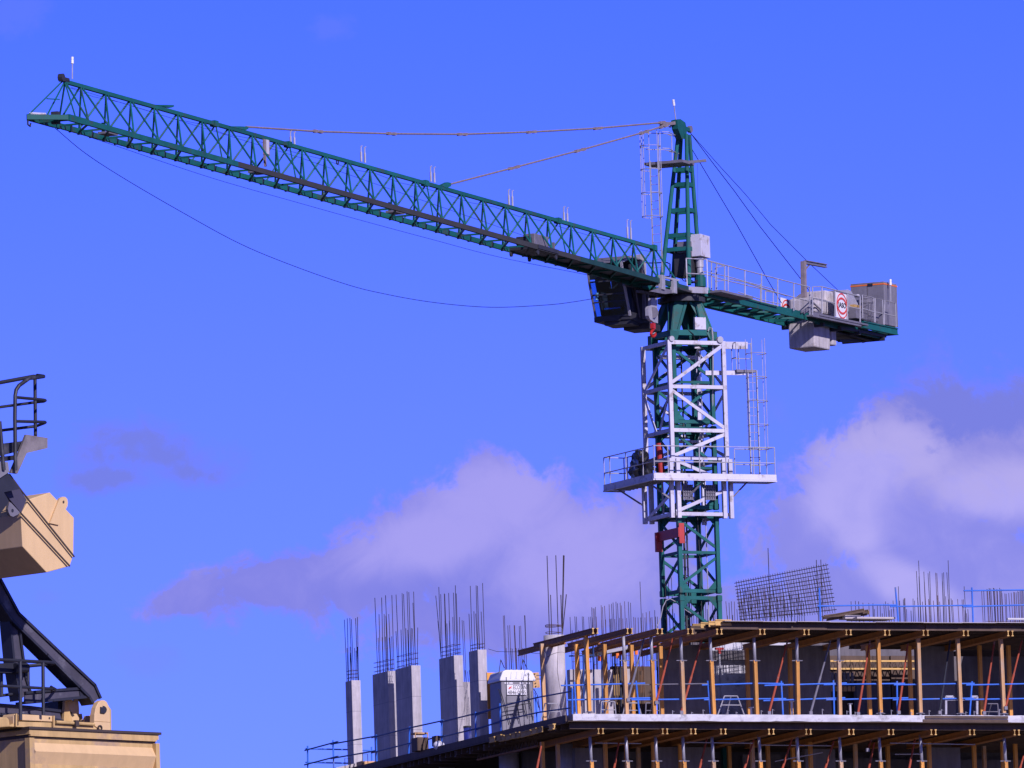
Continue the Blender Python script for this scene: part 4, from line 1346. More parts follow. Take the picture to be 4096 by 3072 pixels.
for k in range(14):
    v = .2 + k * .55
    ub = UD0 + (0 if k == 0 else -.35 * (k % 3))
    for (a, b) in ((ub, UD0 + 4.1), (UD0 + 4.12, UD0 + 7.9), (UD0 + 7.92, UR)):
        o = 0.03 * ((int(a * 7) + k) % 2)
        if v > 5.3 and b < UR:
            continue
        if k == 0:
            part('joist', qbox(a, b, o + .22, o + .28, 3.03, 3.25), PLY, deck)
        else:
            part('joist', MB().ibeam(bp(a, v + o, 3.145), bp(b, v + o, 3.145), .08, .21), PLY, deck)
# stepped joist ends left of the sheets
for (x, y, v) in ((2770, 2507, 1.5), (2802, 2501, .9), (2834, 2496, .55), (2860, 2490, .2)):
    p = BV(x, y, v)
    u0 = uvz(p)[0]
    z = uvz(p)[2]
    part('joist', MB().ibeam(bp(u0, v, z), bp(UD0 + .4, v, z + .0), .08, .21), TIMBEND, deck, 'pale sawn joist end')
# soffit formwork under the floor slab
sof = thing('soffit_formwork', bp(6, 0, -.5), 'dark brown soffit formwork under the pale slab edge', 'formwork')
part('plywood_soffit', qbox(-.2, UR, -.04, VB, -.262, -.243), PLY, sof)
for k in range(54):
    v = .36 + k * .55
    for (a, b) in ((-.1 if k else .0, 4.6), (4.62, 9.0), (9.02, 13.1), (13.12, UR)):
        o = .03 * ((int(a * 5) + k) % 2)
        if k == 0:
            part('joist', qbox(a, b, .34 + o * .6, .4 + o * .6, -.49, -.268), PLY, sof)
        else:
            part('joist', MB().ibeam(bp(a, v + o, -.37), bp(b, v + o, -.37), .08, .2), PLY, sof)
part('edge_form', qbox(-.2, -.15, .2, VB, -.3, -.02), PLY, sof)

# ---- paired primary beams on the props
def ends_at(px, py, v, zc_, ln, name, label, parent_cat='beam', m=TIMBERO, group=None, first=False):
    p = BV(px, py, v)
    u0 = uvz(p)[0]
    th = thing(name, bp(u0, v, zc_), label, parent_cat, group)
    for o in (-.085, .085):
        part('beam', MB().ibeam(bp(u0 + o, v + .012, zc_), bp(u0 + o, v + ln, zc_), .08, .2), m, th)
        e_ = MB()
        c = bp(u0 + o, v + .006, zc_)
        for dz_ in (-.083, .083):
            e_.box(c + Z3 * dz_, er * .04, eb * .008, Z3 * .017)
        e_.box(c, er * .014, eb * .008, Z3 * .066)
        part('sawn_end', e_, TIMBEND, th)
    return th


ORD = ['first', 'second', 'third', 'fourth', 'fifth', 'sixth', 'seventh', 'eighth', 'ninth', 'tenth', 'eleventh', 'twelfth', 'thirteenth', 'fourteenth']
UP_ENDS = [(2381, 2514), (2519, 2516), (2639, 2516), (2761, 2515), (2877, 2516), (3049, 2517), (3226, 2517), (3394, 2517), (3548.5, 2517), (3702.5, 2519), (3863, 2517), (4041, 2518)]
for k, (x, y) in enumerate(UP_ENDS):
    z = 2.93 if k else 2.93
    ends_at(x, y, -.05 - .03 * (k % 2), 2.92, 5.8, 'timber_beam_pair', 'orange timber beam pair carrying the top deck, %s from the open corner' % ORD[k], group='beams under the top deck')
    if k < 5:   # second length lapped behind
        p = BV(x, y, -.05)
        u0 = uvz(p)[0]
        th = thing('timber_beam_pair', bp(u0 - .25, 3.4, 2.9), 'rear orange beam lapped behind the %s front beam at the open corner' % ORD[k], 'beam', 'lapped rear beams')
        part('beam', MB().ibeam(bp(u0 + .27, 3.6, 2.9), bp(u0 + .27, 8.2, 2.9), .08, .2), TIMBERO, th)
LO_ENDS = [(2403, 2921), (2540, 2922), (2660, 2922), (2773, 2923), (2893, 2921), (3085, 2921), (3234, 2923), (3405, 2920), (3564, 2920), (3734, 2920), (3888, 2921), (4067, 2919)]
for k, (x, y) in enumerate(LO_ENDS):
    ends_at(x, y, -.05, -.6, 5.8, 'timber_beam_pair', 'orange timber beam pair under the floor slab, %s from the corner' % ORD[k], group='beams under the floor slab')


# ---- props
def prop(top, bot, v, kind, label, group, faded=False):
    pt_, pb_ = BV(top[0], top[1], v), BV(bot[0], bot[1], v)
    if group.endswith('upper storey'):
        pb_ = BV(bot[0], proj(V((pb_.x, pb_.y, ZS)))[1], v)
    L = (pt_ - pb_).length
    d = (pt_ - pb_).normalized()
    th = thing('formwork_prop', pb_, label, 'prop', group)
    m = TIMBERF if faded else TIMBER
    s = .06
    if kind == 'wood':        # timber post with a steel screw foot
        foot = .18
        mb = MB().beam(pb_ + d * foot, pt_, 2 * s, 2 * s, up=er)
        for o in (-1, 1):
            mb.beam(pb_ + d * foot + nf * (s + .004) + er * o * .045, pt_ + nf * (s + .004) + er * o * .045, .03, .012, up=nf)
        part('post', mb, m, th)
        ft = part('screw_foot', MB().tube([pb_, pb_ + d * foot], .045, 10), GALV, th)
        part('foot_collar', MB().tube([pb_ + d * (foot - .035), pb_ + d * (foot)], .11, 12).box(pb_ + d * (foot - .03), er * .17, nf * .02, Z3 * .012), STEELG, ft)
        part('base_plate', MB().box(pb_ + Z3 * .008, er * .1, eb * .1, Z3 * .008), STEELG, ft)
    else:                     # inverted: steel tube above, timber below
        cut = L * .665
        mb = MB().beam(pb_, pb_ + d * cut, 2 * s, 2 * s, up=er)
        for o in (-1, 1):
            mb.beam(pb_ + nf * (s + .004) + er * o * .045, pb_ + d * cut + nf * (s + .004) + er * o * .045, .03, .012, up=nf)
        part('post', mb, m, th)
        tb = part('steel_tube', MB().tube([pb_ + d * cut, pt_], .056, 12), GALV, th, smooth=True)
        part('collar', MB().tube([pb_ + d * (cut - .01), pb_ + d * (cut + .045)], .09, 12).box(pb_ + d * (cut + .02), er * .2, nf * .025, Z3 * .014), STEELG, tb)
        part('collar_pin', MB().beam(pb_ + d * (cut - .1) + nf * .08 - er * .05, pb_ + d * (cut + .02) + nf * .08 - er * .07, .03, .03), TIMBER if not faded else TIMBERF, tb)
    return th


UPROPS = [((2343, 2530), (2358, 2856), 'wood', 0), ((2493, 2532), (2507, 2856), 'tube', 1), ((2603, 2530), (2618, 2856), 'tube', 0), ((2722, 2532), (2735, 2856), 'tube', 1), ((2839, 2532), (2856, 2856), 'tube', 0),
          ((3015, 2532), (3028, 2856), 'tube', 0), ((3186, 2532), (3193, 2856), 'tube', 0), ((3353, 2532), (3360, 2856), 'tube', 1), ((3510, 2533), (3523, 2856), 'wood', 0), ((3671, 2533), (3682, 2856), 'wood', 1), ((3829, 2533), (3844, 2856), 'wood', 1), ((4001, 2533), (4016, 2856), 'wood', 1)]
nw = nt = 0
for k, (t, b, kd, fd) in enumerate(UPROPS):
    lab = '%s upper front prop from the open corner, %s' % (ORD[k], 'timber on a screw foot' if kd == 'wood' else 'steel tube above timber post')
    prop(t, (b[0], 2857.5), .95 + .02 * (k % 3), kd, lab.replace('timber post', 'faded timber post') if fd and kd == 'tube' else lab, 'front props of the upper storey', fd)
LPX = [2363, 2507, 2625, 2734, 2851, 3039, 3191, 3361, 3520, 3685, 3852, 4020]
for k, x in enumerate(LPX):
    if k == 10:
        continue
    t, b = (x - 1 - 3, 2940), (x + 14, 3258)
    kk = k if k < 10 else 10
    prop(t, b, 1.0, 'tube', 'grey steel tube prop under the floor slab, %s from the corner' % ORD[kk], 'front props of the lower storey', k % 3 == 1)
# rear rows
RU = [((2166, 2575), (2176, 2815)), ((2305, 2577), (2313, 2800)), ((2417, 2577), (2424, 2808)), ((2525, 2580), (2531, 2800)), ((2641, 2585), (2646, 2812)), ((2986, 2592), (2994, 2816)), ((3158, 2592), (3163, 2800)), ((3470, 2582), (3478, 2812)), ((3636, 2584), (3645, 2840)), ((3917, 2582), (3925, 2806)), ((4033, 2582), (4042, 2840))]
for k, (t, b) in enumerate(RU):
    vv = 4.6
    bb = BV(b[0], b[1], vv)
    prop(t, proj(V((bb.x, bb.y, ZS))), vv, 'wood', '%s rear timber prop of the upper storey, counted from the open corner' % ORD[k], 'rear props of the upper storey', k == 0)
RLO = [2168, 2230, 2330, 2420, 2505, 2552, 2612, 2720, 2915, 3008, 3070, 3170, 3240, 3420, 3550, 3715, 3895, 3935, 4010, 4060]
for k, x in enumerate(RLO):
    vv = 3.2 + (k % 3) * 1.1
    tpt = BV(x, 2968 + 8 * (k % 3), vv)
    bpt = tpt - Z3 * (tpt.z - ZS + 3.5)
    prop(proj(tpt), proj(bpt), vv, 'wood', 'dim timber prop standing in the dark lower storey', 'rear props of the lower storey', k % 4 == 1)


# ---- inclined push-pull struts
def strut(t, b, v0, v1, label, m=REDST, grp='inclined steel struts'):
    p, q = BV(t[0], t[1], v0), BV(b[0], b[1], v1)
    mb = MB().tube([q, q.lerp(p, .5)], .042, 8).tube([q.lerp(p, .48), p], .032, 8)
    th = single('inclined_strut', mb, m, label, 'strut', grp, loc=q)
    part('strut_foot', MB().box(q, er * .06, eb * .06, Z3 * .06), STEELG, th)


ST = [((2577, 2550), (2512, 2800), STEELG, 'dull grey inclined strut by the second and third upper props'), ((2691, 2554), (2625, 2810), REDST, 'red strut leaning down to the foot of the third upper front prop'), ((2807, 2560), (2725, 2850), REDST, 'red strut in front of the dark core wall beside the mast'),
      ((3155, 2545), (3076, 2852), REDST, 'red strut beside the seventh upper front prop'), ((3322, 2562), (3242, 2852), STEELG, 'scuffed grey strut before the wide dark wall'), ((3480, 2560), (3432, 2855), REDST, 'red strut leaning beside the yellow lattice girder'),
      ((3632, 2575), (3594, 2850), REDST, 'red strut just before the tenth upper front prop'), ((3803, 2548), (3758, 2850), BLACKP, 'black strut leaning on the pale core wall'), ((3978, 2562), (3936, 2852), REDST, 'red strut before the last upper front prop'), ((4088, 2562), (4022, 2832), REDST, 'red strut at the far end beyond the last upper prop')]
for t, b, m, lab in ST:
    strut(t, b, 1.6, .9, lab, m)
for k, (t, b, m) in enumerate((((2830, 2945), (2790, 3110), REDST), ((3015, 2960), (2960, 3130), REDST), ((3168, 2955), (3115, 3120), REDST), ((3335, 2965), (3290, 3110), REDST), ((3497, 2972), (3468, 3110), REDST), ((3660, 2955), (3630, 3110), REDST), ((3485, 2960), (3470, 3000), REDST), ((2475, 2972), (2450, 3110), REDST), ((2165, 2985), (2145, 3090), REDST), ((4096, 3020), (4070, 3110), REDST))):
    strut(t, b, 1.8, 1.4, 'dim red strut leaning in the dark lower storey', m, 'red struts of the lower storey')
# far steel props with red heads
for k, (x, y0, y1) in enumerate(((2877, 2595, 2720), (3097, 2600, 2720), (2628, 2590, 2800), (2480, 2600, 2810))):
    p, q = BV(x, y0, 7.2), BV(x + 4, y1, 7.2)
    q = V((q.x, q.y, ZS))
    th = single('steel_prop', MB().tube([q, p], .035, 8), GALV if k < 2 else DARKST, 'slim %s steel prop with red head, %s' % (('grey', 'grey', 'dark', 'dark')[k], ('by the sunlit wall patch', 'before the wide dark wall', 'beside the mast wall', 'behind the second front prop')[k]), 'prop', 'slim steel props', loc=q)
    part('prop_head', MB().box(p, er * .16, eb * .05, Z3 * .04).box(p - Z3 * .1, er * .05, eb * .05, Z3 * .08), REDP, th)
# horizontal thin ties in the lower storey
for k, (x0, y0, x1, y1, v) in enumerate(((2740, 2969, 3010, 2973, 1.6), (3040, 2980, 3330, 2983, 2.2), (3560, 2972, 3900, 2978, 1.6), (3580, 3017, 3680, 3016, 3), (2380, 2972, 2565, 2974, 1.8), (3100, 3045, 3290, 3010, 3))):
    single('steel_tie', MB().tube([BV(x0, y0, v), BV(x1, y1, v)], .02), GALV, 'thin grey tie tube between lower storey props', 'tube', 'tie tubes of the lower storey')

# ---- blue tube guard rails
def guard(name, label, posts, rails, v=None, u=None, zf=None, m=BLUE, mr=None):
    f = (lambda x, y: BV(x, y, v)) if v is not None else (lambda x, y: BU(x, y, u))
    th = thing(name, f(*posts[0][1]), label, 'railing', 'blue tube guard rails')
    for t, b in posts:
        fb = f(*b)
        if zf is not None:
            fb.z = ZS + zf
        part('upright', MB().tube([fb, f(*t)], .032, 8), m, th)
    for pts in rails:
        part('rail', MB().tube([f(x, y) for x, y in pts], .027, 8), mr or m, th)
    return th


def a3(x, y):
    return 2200 + x / 2.37, 2200 + y / 2.37


def a4(x, y):
    return 2800 + x / 2.37, 2150 + y / 2.37


def a5(x, y):
    return 3400 + x / 2.37, 2200 + y / 2.37


guard('guard_rail', 'blue tube guard rail along the front edge of the upper storey floor',
      [(a3(230, 1250), a3(252, 1556)), (a3(815, 1240), a3(850, 1556)), (a3(1495, 1240), a3(1522, 1556)), (a4(770, 1360), a4(787, 1672)), (a4(1265, 1355), a4(1272, 1672)), (a5(445, 1243), a5(447, 1556)), (a5(1157, 1245), a5(1132, 1556))],
      [[a3(105, 1285), a3(900, 1263)], [a3(165, 1422), a3(960, 1402)], [a3(770, 1420), a3(1240, 1415), a4(85, 1522)], [a3(1440, 1280), a4(510, 1383), a4(790, 1385)], [a3(1460, 1420), a4(510, 1530), a4(815, 1528)],
       [a4(610, 1403), a4(1390, 1380)], [a4(600, 1547), a4(1375, 1520)], [a4(1170, 1395), a5(520, 1265)], [a4(1195, 1538), a5(550, 1402)], [a5(415, 1278), a5(1180, 1265)], [a5(405, 1420), a5(1170, 1405)], [a5(1100, 1280), a5(1680, 1268)], [a5(1090, 1418), a5(1680, 1408)]], v=1.12, zf=0.0)
single('steel_rail', MB().tube([BV(*a3(740, 1278), 1.12), BV(*a3(1500, 1267), 1.12)], .022), STEELG, 'plain brown steel tube bridging the blue rail by the mast wall', 'tube')
guard('guard_rail', 'blue tube guard rail standing on the front edge of the top deck',
      [(a4(1130, 478), a4(1142, 778)), (a5(430, 353), a5(458, 662)), (a5(1155, 355), a5(1166, 662))],
      [[a4(1115, 650), a4(1659, 640), a5(440, 522)], [a5(380, 536), a5(1160, 524)], [a5(1070, 538), a5(1680, 520)], [a5(1078, 386), a5(1680, 378)]], v=.3, zf=3.3)


def a1(x, y):
    return 1200 + x / 2.2975, 2350 + y / 2.2975


def a6(x, y):
    return 1900 + x / 2.765, 2600 + y / 2.765


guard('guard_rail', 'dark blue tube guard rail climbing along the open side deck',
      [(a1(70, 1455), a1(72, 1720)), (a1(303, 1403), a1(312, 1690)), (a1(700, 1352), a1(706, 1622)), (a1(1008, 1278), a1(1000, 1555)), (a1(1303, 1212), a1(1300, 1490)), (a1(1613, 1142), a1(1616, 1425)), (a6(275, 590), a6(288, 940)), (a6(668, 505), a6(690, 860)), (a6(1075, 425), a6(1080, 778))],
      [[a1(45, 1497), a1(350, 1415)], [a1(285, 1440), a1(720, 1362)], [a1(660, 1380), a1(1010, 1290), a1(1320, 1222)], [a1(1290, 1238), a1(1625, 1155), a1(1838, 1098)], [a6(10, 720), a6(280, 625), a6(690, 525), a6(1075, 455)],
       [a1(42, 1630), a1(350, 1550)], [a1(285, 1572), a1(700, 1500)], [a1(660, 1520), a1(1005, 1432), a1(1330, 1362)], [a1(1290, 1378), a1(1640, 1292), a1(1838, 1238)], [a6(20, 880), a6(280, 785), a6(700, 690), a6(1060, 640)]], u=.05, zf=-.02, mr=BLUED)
vend = uvz(BU(*a1(70, 1700), .05))[1]
th = thing('guard_rail', bp(.05, vend, 0), 'blue tube return rail closing the far end of the open side', 'railing', 'blue tube guard rails')
for h_ in (.62, 1.12):
    z0 = BV(*a1(50, 1482 if h_ > 1 else 1607), vend)
    part('rail', MB().tube([z0, BV(*a1(445, 1490 if h_ > 1 else 1615), vend), BV(*a1(700, 1502 if h_ > 1 else 1630), vend)], .027, 8), BLUE, th)
part('upright', MB().tube([BV(*a1(660, 1640), vend), BV(*a1(657, 1465), vend)], .03, 8), BLUE, th)


# ---- free-standing concrete columns with starter bars
def column(label, base, top, wl, wr_, bars, tie_rows, bar_base, group='raw concrete columns'):
    # base, top: the column's near vertical corner; wl, wr_: widths (px) of the side and front faces
    u = 1.6
    lo, hi = 0.0, 30.0
    for _ in range(40):
        v = (lo + hi) / 2
        lo, hi = (v, hi) if proj(bp(u, v, 0))[0] > base[0] else (lo, v)
    b = bp(u, v, 0)
    t = PP(top[0], top[1], b, nf)
    sx_e = abs(proj(b + er)[0] - proj(b)[0])
    sx_b = abs(proj(b + eb)[0] - proj(b)[0])
    w, dpt = wr_ / sx_e, wl / sx_b
    h = t.z - ZS
    th = thing('concrete_column', b, label, 'column', group)
    part('shaft', MB().hexa([bp(u, v, 0), bp(u + w, v, 0), bp(u + w, v + dpt, 0), bp(u, v + dpt, 0), bp(u, v, h), bp(u + w, v, h), bp(u + w, v + dpt, h), bp(u, v + dpt, h)]), CONC, th, bevel=.012)
    for fz in (.34, .68):
        part('form_joint', MB().hexa([bp(u - .002, v - .002, h * fz), bp(u + w + .002, v - .002, h * fz), bp(u + w + .002, v + dpt + .002, h * fz), bp(u - .002, v + dpt + .002, h * fz), bp(u - .002, v - .002, h * fz + .012), bp(u + w + .002, v - .002, h * fz + .012), bp(u + w + .002, v + dpt + .002, h * fz + .012), bp(u - .002, v + dpt + .002, h * fz + .012)]), STEELG, th)
    rr = random.Random(int(base[0]))
    nb = len(bars)
    for i, (bx_, by_) in enumerate(bars):
        best = None
        for _ in range(40):
            cand = PP(bx_, by_, bp(u, v + dpt * rr.uniform(.06, .94), 0), nf)
            cu_ = uvz(cand)[0]
            err = max(u + .04 - cu_, cu_ - (u + w - .04), 0)
            if best is None or err < best[0] - 1e-6:
                best = (err, cand)
            if err == 0:
                break
        tipp = best[1]
        # foot: straight below along the building's lean, kept inside the column head
        uu, vv, zz = uvz(tipp)
        fu, fv = min(max(uu + rr.uniform(-.03, .03), u + .05), u + w - .05), min(max(vv, v + .05), v + dpt - .05)
        part('rebar', MB().tube([bp(fu, fv, h - .05), bp(fu * .6 + uu * .4, fv * .6 + vv * .4, h * .5 + zz * .5), bp(uu, vv, zz)], .0125, 5), REBAR, th)
    for dz_ in tie_rows:
        z = h + dz_
        m_ = .05
        part('tie', MB().tube([bp(u + m_, v + m_, z), bp(u + w - m_, v + m_, z), bp(u + w - m_, v + dpt - m_, z + .02), bp(u + m_, v + dpt - m_, z)], .01, 5, closed=True), REBARR, th)
    return th, (u, v, w, dpt, h)


def tops1(l):
    return [a1(x, y) for x, y in l]


column('slim concrete column at the far end of the open side', a1(500, 1612), a1(487, 852), 25, 36,
       tops1([(408, 295), (434, 283), (458, 280), (472, 292), (511, 282), (528, 272), (432, 555), (460, 545), (463, 600), (502, 555), (515, 580), (527, 545)]), (.12, .25, .38), None)
column('broad dark column whose face catches a bar shadow', a1(834, 1598), a1(808, 765), 62, 34,
       tops1([(688, 95), (726, 245), (750, 92), (773, 245), (786, 72), (789, 260), (816, 245), (844, 70), (718, 462), (755, 458), (785, 452), (820, 460), (843, 450)]), (.1, .26, .42), None)
column('broad column with a tool box at its foot', a1(1050, 1545), a1(1025, 715), 65, 37,
       tops1([(883, 65), (938, 52), (952, 60), (984, 35), (1000, 42), (1038, 140), (1044, 38), (882, 402), (928, 388), (946, 405), (973, 375), (990, 390), (1022, 372), (1033, 376), (1082, 368)]), (.08, .27, .46), None)
column('broad column beside the low wall stub', a1(1441, 1458), a1(1415, 622), 60, 36,
       tops1([(1248, 75), (1276, -5), (1293, 62), (1326, 55), (1330, 60), (1366, 50), (1410, 48), (1427, -20), (1436, 55), (1267, 305), (1332, 305), (1350, 330), (1372, 305), (1404, 272), (1466, 272), (1375, 330)]), (.1, .24, .4), None)
column('narrow column nearest the portable toilet', a1(1660, 1365), a1(1635, 570), 36, 36,
       tops1([(1565, -15), (1553, 242), (1618, -20), (1630, -15), (1678, -40), (1598, 218), (1615, 240), (1665, 222), (1640, 290)]), (.1, .22), None)
# wall stub behind
b = bp(1.7, 15.6, 0)
u, v, _ = uvz(b)
z = PP(*a1(1530, 860), b, nf).z - ZS
ws = thing('wall_stub', b, 'low pale concrete wall stub between two columns', 'wall')
v += .3 - 2.0
u = uvz(BV(*a1(1500, 860), v + 2.0))[0] + .1
part('stub_wall', qbox(u - .1, u + .6, v + 2.0, v + 2.3, 0, z), CONC, ws)
for x, y in ((1490, 300), (1505, 305), (1518, 760), (1540, 770), (1555, 760)):
    p = BV(*a1(x, y), v + 2.15)
    q = uvz(p)
    part('rebar', MB().tube([bp(q[0] + .03, q[1], z - .05), p], .011, 5), REBAR, ws)
# round column
b = bp(1.42, 5.2, 0)
u, v, _ = uvz(b)
h = PP(2236, 2542, b, nf).z - ZS
rc = thing('round_column', b, 'round concrete column with long bars rising from it', 'column')
part('shaft', MB().tube([b, b + Z3 * h], .37, 32), CONC, rc, smooth=True)


def a2(x, y):
    return 1700 + x / 2.37, 2200 + y / 2.37


for (x, y, a) in ((1157, 55, 2.6), (1190, 425, 1.9), (1240, 50, 4.2), (1288, 425, 4.9), (1305, 540, 5.6), (1312, 50, 0), (1319, 52, .4), (1340, 420, .8)):
    p = BV(*a2(x, y), v)
    q = b + V((math.cos(a), math.sin(a), 0)) * .3 + Z3 * (h - .05)
    q2 = V((p.x, p.y, q.z))
    k_ = q2 - V((b.x, b.y, q.z))
    if k_.length > .3:
        q2 = V((b.x, b.y, q.z)) + k_.normalized() * .31
    part('rebar', MB().tube([q2, p], .017, 6), REBAR, rc)
for dz_ in (.1, .32, .36):
    part('tie', MB().tube([b + V((math.cos(a), math.sin(a), 0)) * .3 + Z3 * (h + dz_ + .015 * math.sin(2 * a)) for a in [k * .5236 for k in range(12)]], .011, 5, closed=True), REBARR, rc)
part('tie_wire', MB().tube([b + Z3 * (h + .5) + er * .1, b + Z3 * (h + .2) + er * .2 - eb * .3, b + Z3 * (h - .3) - eb * .39 + er * .15], .007, 4), GALV, rc)
part('form_seam', MB().tube([b + (er * math.sin(a) - eb * math.cos(a)) * .373 + Z3 * (h * .76 + .16 * math.cos(a - .4)) for a in [R(-70 + 10 * k) for k in range(16)]], .006, 4), SEAM, rc)
part('form_seam', MB().tube([b - eb * .375 + er * .02 + Z3 * h * .97, b - eb * .372 - er * .06 + Z3 * h * .6, b - eb * .372 + er * .05 + Z3 * h * .35, b - eb * .373 + Z3 * h * .05], .006, 4), SEAM, rc)


# ---- starter bars of walls: each tied cluster is one thing
def cluster(label, bars, v, zbase, ties=(), m=REBAR, vs=.35, r=.011, grp='clusters of wall starter bars'):
    rr = random.Random(len(bars) * 31 + int(bars[0][0]))
    pts = []
    for x, y in bars:
        p = BV(x, y, v + rr.uniform(-vs, vs))
        pts.append(p)
    u0 = min(uvz(p)[0] for p in pts)
    th = thing('starter_bars', bp(u0, v, zbase), label, 'rebar', grp)
    for p in pts:
        q = uvz(p)
        part('rebar', MB().tube([bp(q[0] + rr.uniform(-.02, .05), q[1], zbase), p], r, 5), REBARR if rr.random() < .3 else m, th)
    for z in ties:
        q0, q1 = uvz(pts[0]), uvz(pts[-1])
        part('tie', MB().tube([bp(q0[0], v - .05, z), bp(max(uvz(p)[0] for p in pts), v - .05, z)], .009, 5), REBARR, th)
    return th


cluster('thin bars just beside the round column head', [a3(x, y) for x, y in ((190, 635), (235, 630), (250, 632), (305, 630), (318, 632), (368, 635), (385, 632), (210, 760), (270, 760), (340, 770))], 7.15, 2.2, (2.5, 2.8), vs=.1)
cluster('tight bunch of bars standing over the low wall', [a3(x, y) for x, y in ((395, 543), (408, 550), (418, 555), (430, 540), (438, 632), (400, 640), (425, 700))], 7.15, 2.2, (2.4,), vs=.1)
cluster('five bars beside the yellow beam tips, second bunch from the round column', [a3(x, y) for x, y in ((485, 523), (497, 540), (517, 530), (527, 660), (490, 660))], 7.6, 2.2, (2.5,), vs=.1)
cluster('dense stand of bars between the second and third beam tips', [a3(x, y) for x, y in ((560, 515), (570, 655), (583, 510), (598, 498), (605, 655), (625, 490), (640, 505), (660, 645), (665, 500), (676, 525), (707, 487), (727, 645), (742, 490), (763, 500), (580, 650), (615, 655), (690, 650))], 9.0, 2.2, (2.6, 2.9), vs=.3)
cluster('low bars before the mast foot, under the lone tall bar', [a3(x, y) for x, y in ((793, 635), (808, 640), (835, 640), (853, 300), (880, 600), (900, 640), (912, 590), (943, 580), (967, 635), (992, 570), (1000, 632), (1017, 632), (860, 640), (955, 640))], 9.4, 2.4, (), vs=.4)
mb_ = [a3(x, y) for x, y in ((1070, 160), (1090, 265), (1120, 270), (1150, 260), (1270, 270), (1295, 262), (1330, 262), (1430, 170), (1085, 480), (1105, 500), (1130, 560), (1160, 560), (1180, 600), (1225, 500), (1245, 520), (1265, 500), (1285, 560), (1310, 590), (1340, 560), (1360, 600), (1385, 500), (1400, 590), (1425, 480), (1450, 400), (1470, 420), (1490, 560), (1540, 500), (1560, 490), (1580, 500), (1550, 580))]
cluster('bars standing inside and around the foot of the crane mast', mb_, 10.2, 2.4, (2.95, 3.4), vs=.9)
cluster('short bars on the deck between the mast and the mesh panel', [a4(x, y) for x, y in ((245, 605), (275, 618), (297, 605), (325, 607), (372, 600), (350, 680), (260, 740), (310, 735))], 2.6, 3.28, (), vs=.5)
cluster('two tall bars rising through the leaning mesh panel', [a4(x, y) for x, y in ((645, 100), (1103, 212), (1145, 210))], 3.1, 3.28, (), vs=.1, r=.014)
cluster('bars packed behind the foot of the mesh panel', [a4(x, y) for x, y in [(385 + 22 * k + 6 * math.sin(k * 2.2), 500 + 40 * math.sin(k * 1.7) + 3 * k) for k in range(28)]], 4.6, 3.28, (3.6, 4.0), vs=.5)
cluster('bars above the stacked timbers on the deck', [a4(x, y) for x, y in ((1432, 605), (1473, 600), (1503, 605), (1545, 620), (1600, 620), (1640, 625))] + [a5(x, y) for x, y in ((82, 490), (122, 500), (215, 510), (232, 560), (258, 515))], 5.0, 3.28, (), vs=.4)
cluster('bars near the middle upright of the top deck rail', [a5(x, y) for x, y in ((285, 515), (305, 600), (320, 510), (336, 488), (360, 505), (375, 570), (392, 560), (408, 480), (415, 560), (458, 345), (470, 480), (505, 470), (513, 458), (520, 455), (535, 560), (578, 575))], 5.0, 3.28, (), vs=.5)
cluster('tall column cage of bars between two deck rail uprights', [a5(x, y) for x, y in ((597, 460), (612, 480), (630, 200), (640, 450), (650, 100), (654, 250), (645, 490), (665, 465), (687, 490), (700, 205), (705, 300), (712, 460), (740, 220), (745, 465), (755, 203), (752, 480), (790, 480), (812, 215), (823, 220), (828, 430), (850, 490), (873, 220), (878, 300), (887, 212), (907, 440), (918, 212), (930, 98), (935, 470), (958, 460), (970, 475))], 4.2, 3.28, (3.55, 3.7), vs=.45)
cluster('few bars left of the last deck rail upright', [a5(x, y) for x, y in ((1020, 465), (1062, 470), (1075, 468), (1082, 345), (1092, 570), (1117, 560), (1105, 600))], 4.6, 3.28, (3.5, 3.65), vs=.4)
cluster('dense wall of bars at the far end of the deck', [a5(x, y) for x, y in [(1248, 385), (1268, 390), (1297, 370), (1303, 372), (1318, 362), (1325, 366), (1335, 365), (1358, 360), (1364, 362), (1372, 368), (1390, 370), (1396, 372), (1418, 360), (1424, 370), (1435, 372), (1440, 410), (1468, 412), (1480, 415), (1505, 408), (1528, 405), (1552, 398), (1560, 400), (1575, 402), (1590, 390), (1600, 395), (1612, 388), (1622, 378), (1632, 372), (1640, 376), (1655, 380), (1670, 380), (1682, 384)]], 3.6, 3.28, (3.55, 3.7), vs=.5)
# leaning mesh panel
ms = [a4(345, 430), a4(1195, 262), a4(1278, 700), a4(400, 790)]
mc = [BV(*ms[0], 3.2), BV(*ms[1], 3.2), BV(*ms[2], 2.9), BV(*ms[3], 2.9)]
mm = MB()
for k in range(38):
    t_ = k / 37
    a, b_ = mc[0].lerp(mc[1], t_), mc[3].lerp(mc[2], t_)
    d_ = (a - b_).normalized()
    sg = eb * .15 * math.sin(t_ * math.pi)
    mm.tube([b_ - d_ * .05, a + d_ * .07], .011, 4)
for k in range(12):
    t_ = k / 11.4
    a, b_ = mc[0].lerp(mc[3], t_), mc[1].lerp(mc[2], t_)
    d_ = (b_ - a).normalized()
    mm.tube([a - d_ * .08, b_ + d_ * .08], .014, 4)
m2 = MB()
for k in range(30):
    t_ = k / 29
    a, b_ = mc[0].lerp(mc[1], .03 + t_ * .95) + eb * .3, mc[3].lerp(mc[2], .02 + t_ * .95) + eb * .3
    m2.tube([b_ + (a - b_) * .02, b_ + (a - b_) * .8], .01, 4)
mp_ = thing('mesh_panel', mc[3], 'large rebar mesh panel leaning on the top deck', 'mesh panel')
part('welded_mesh', mm, REBAR, mp_)
part('second_mesh', m2, REBARR, mp_)
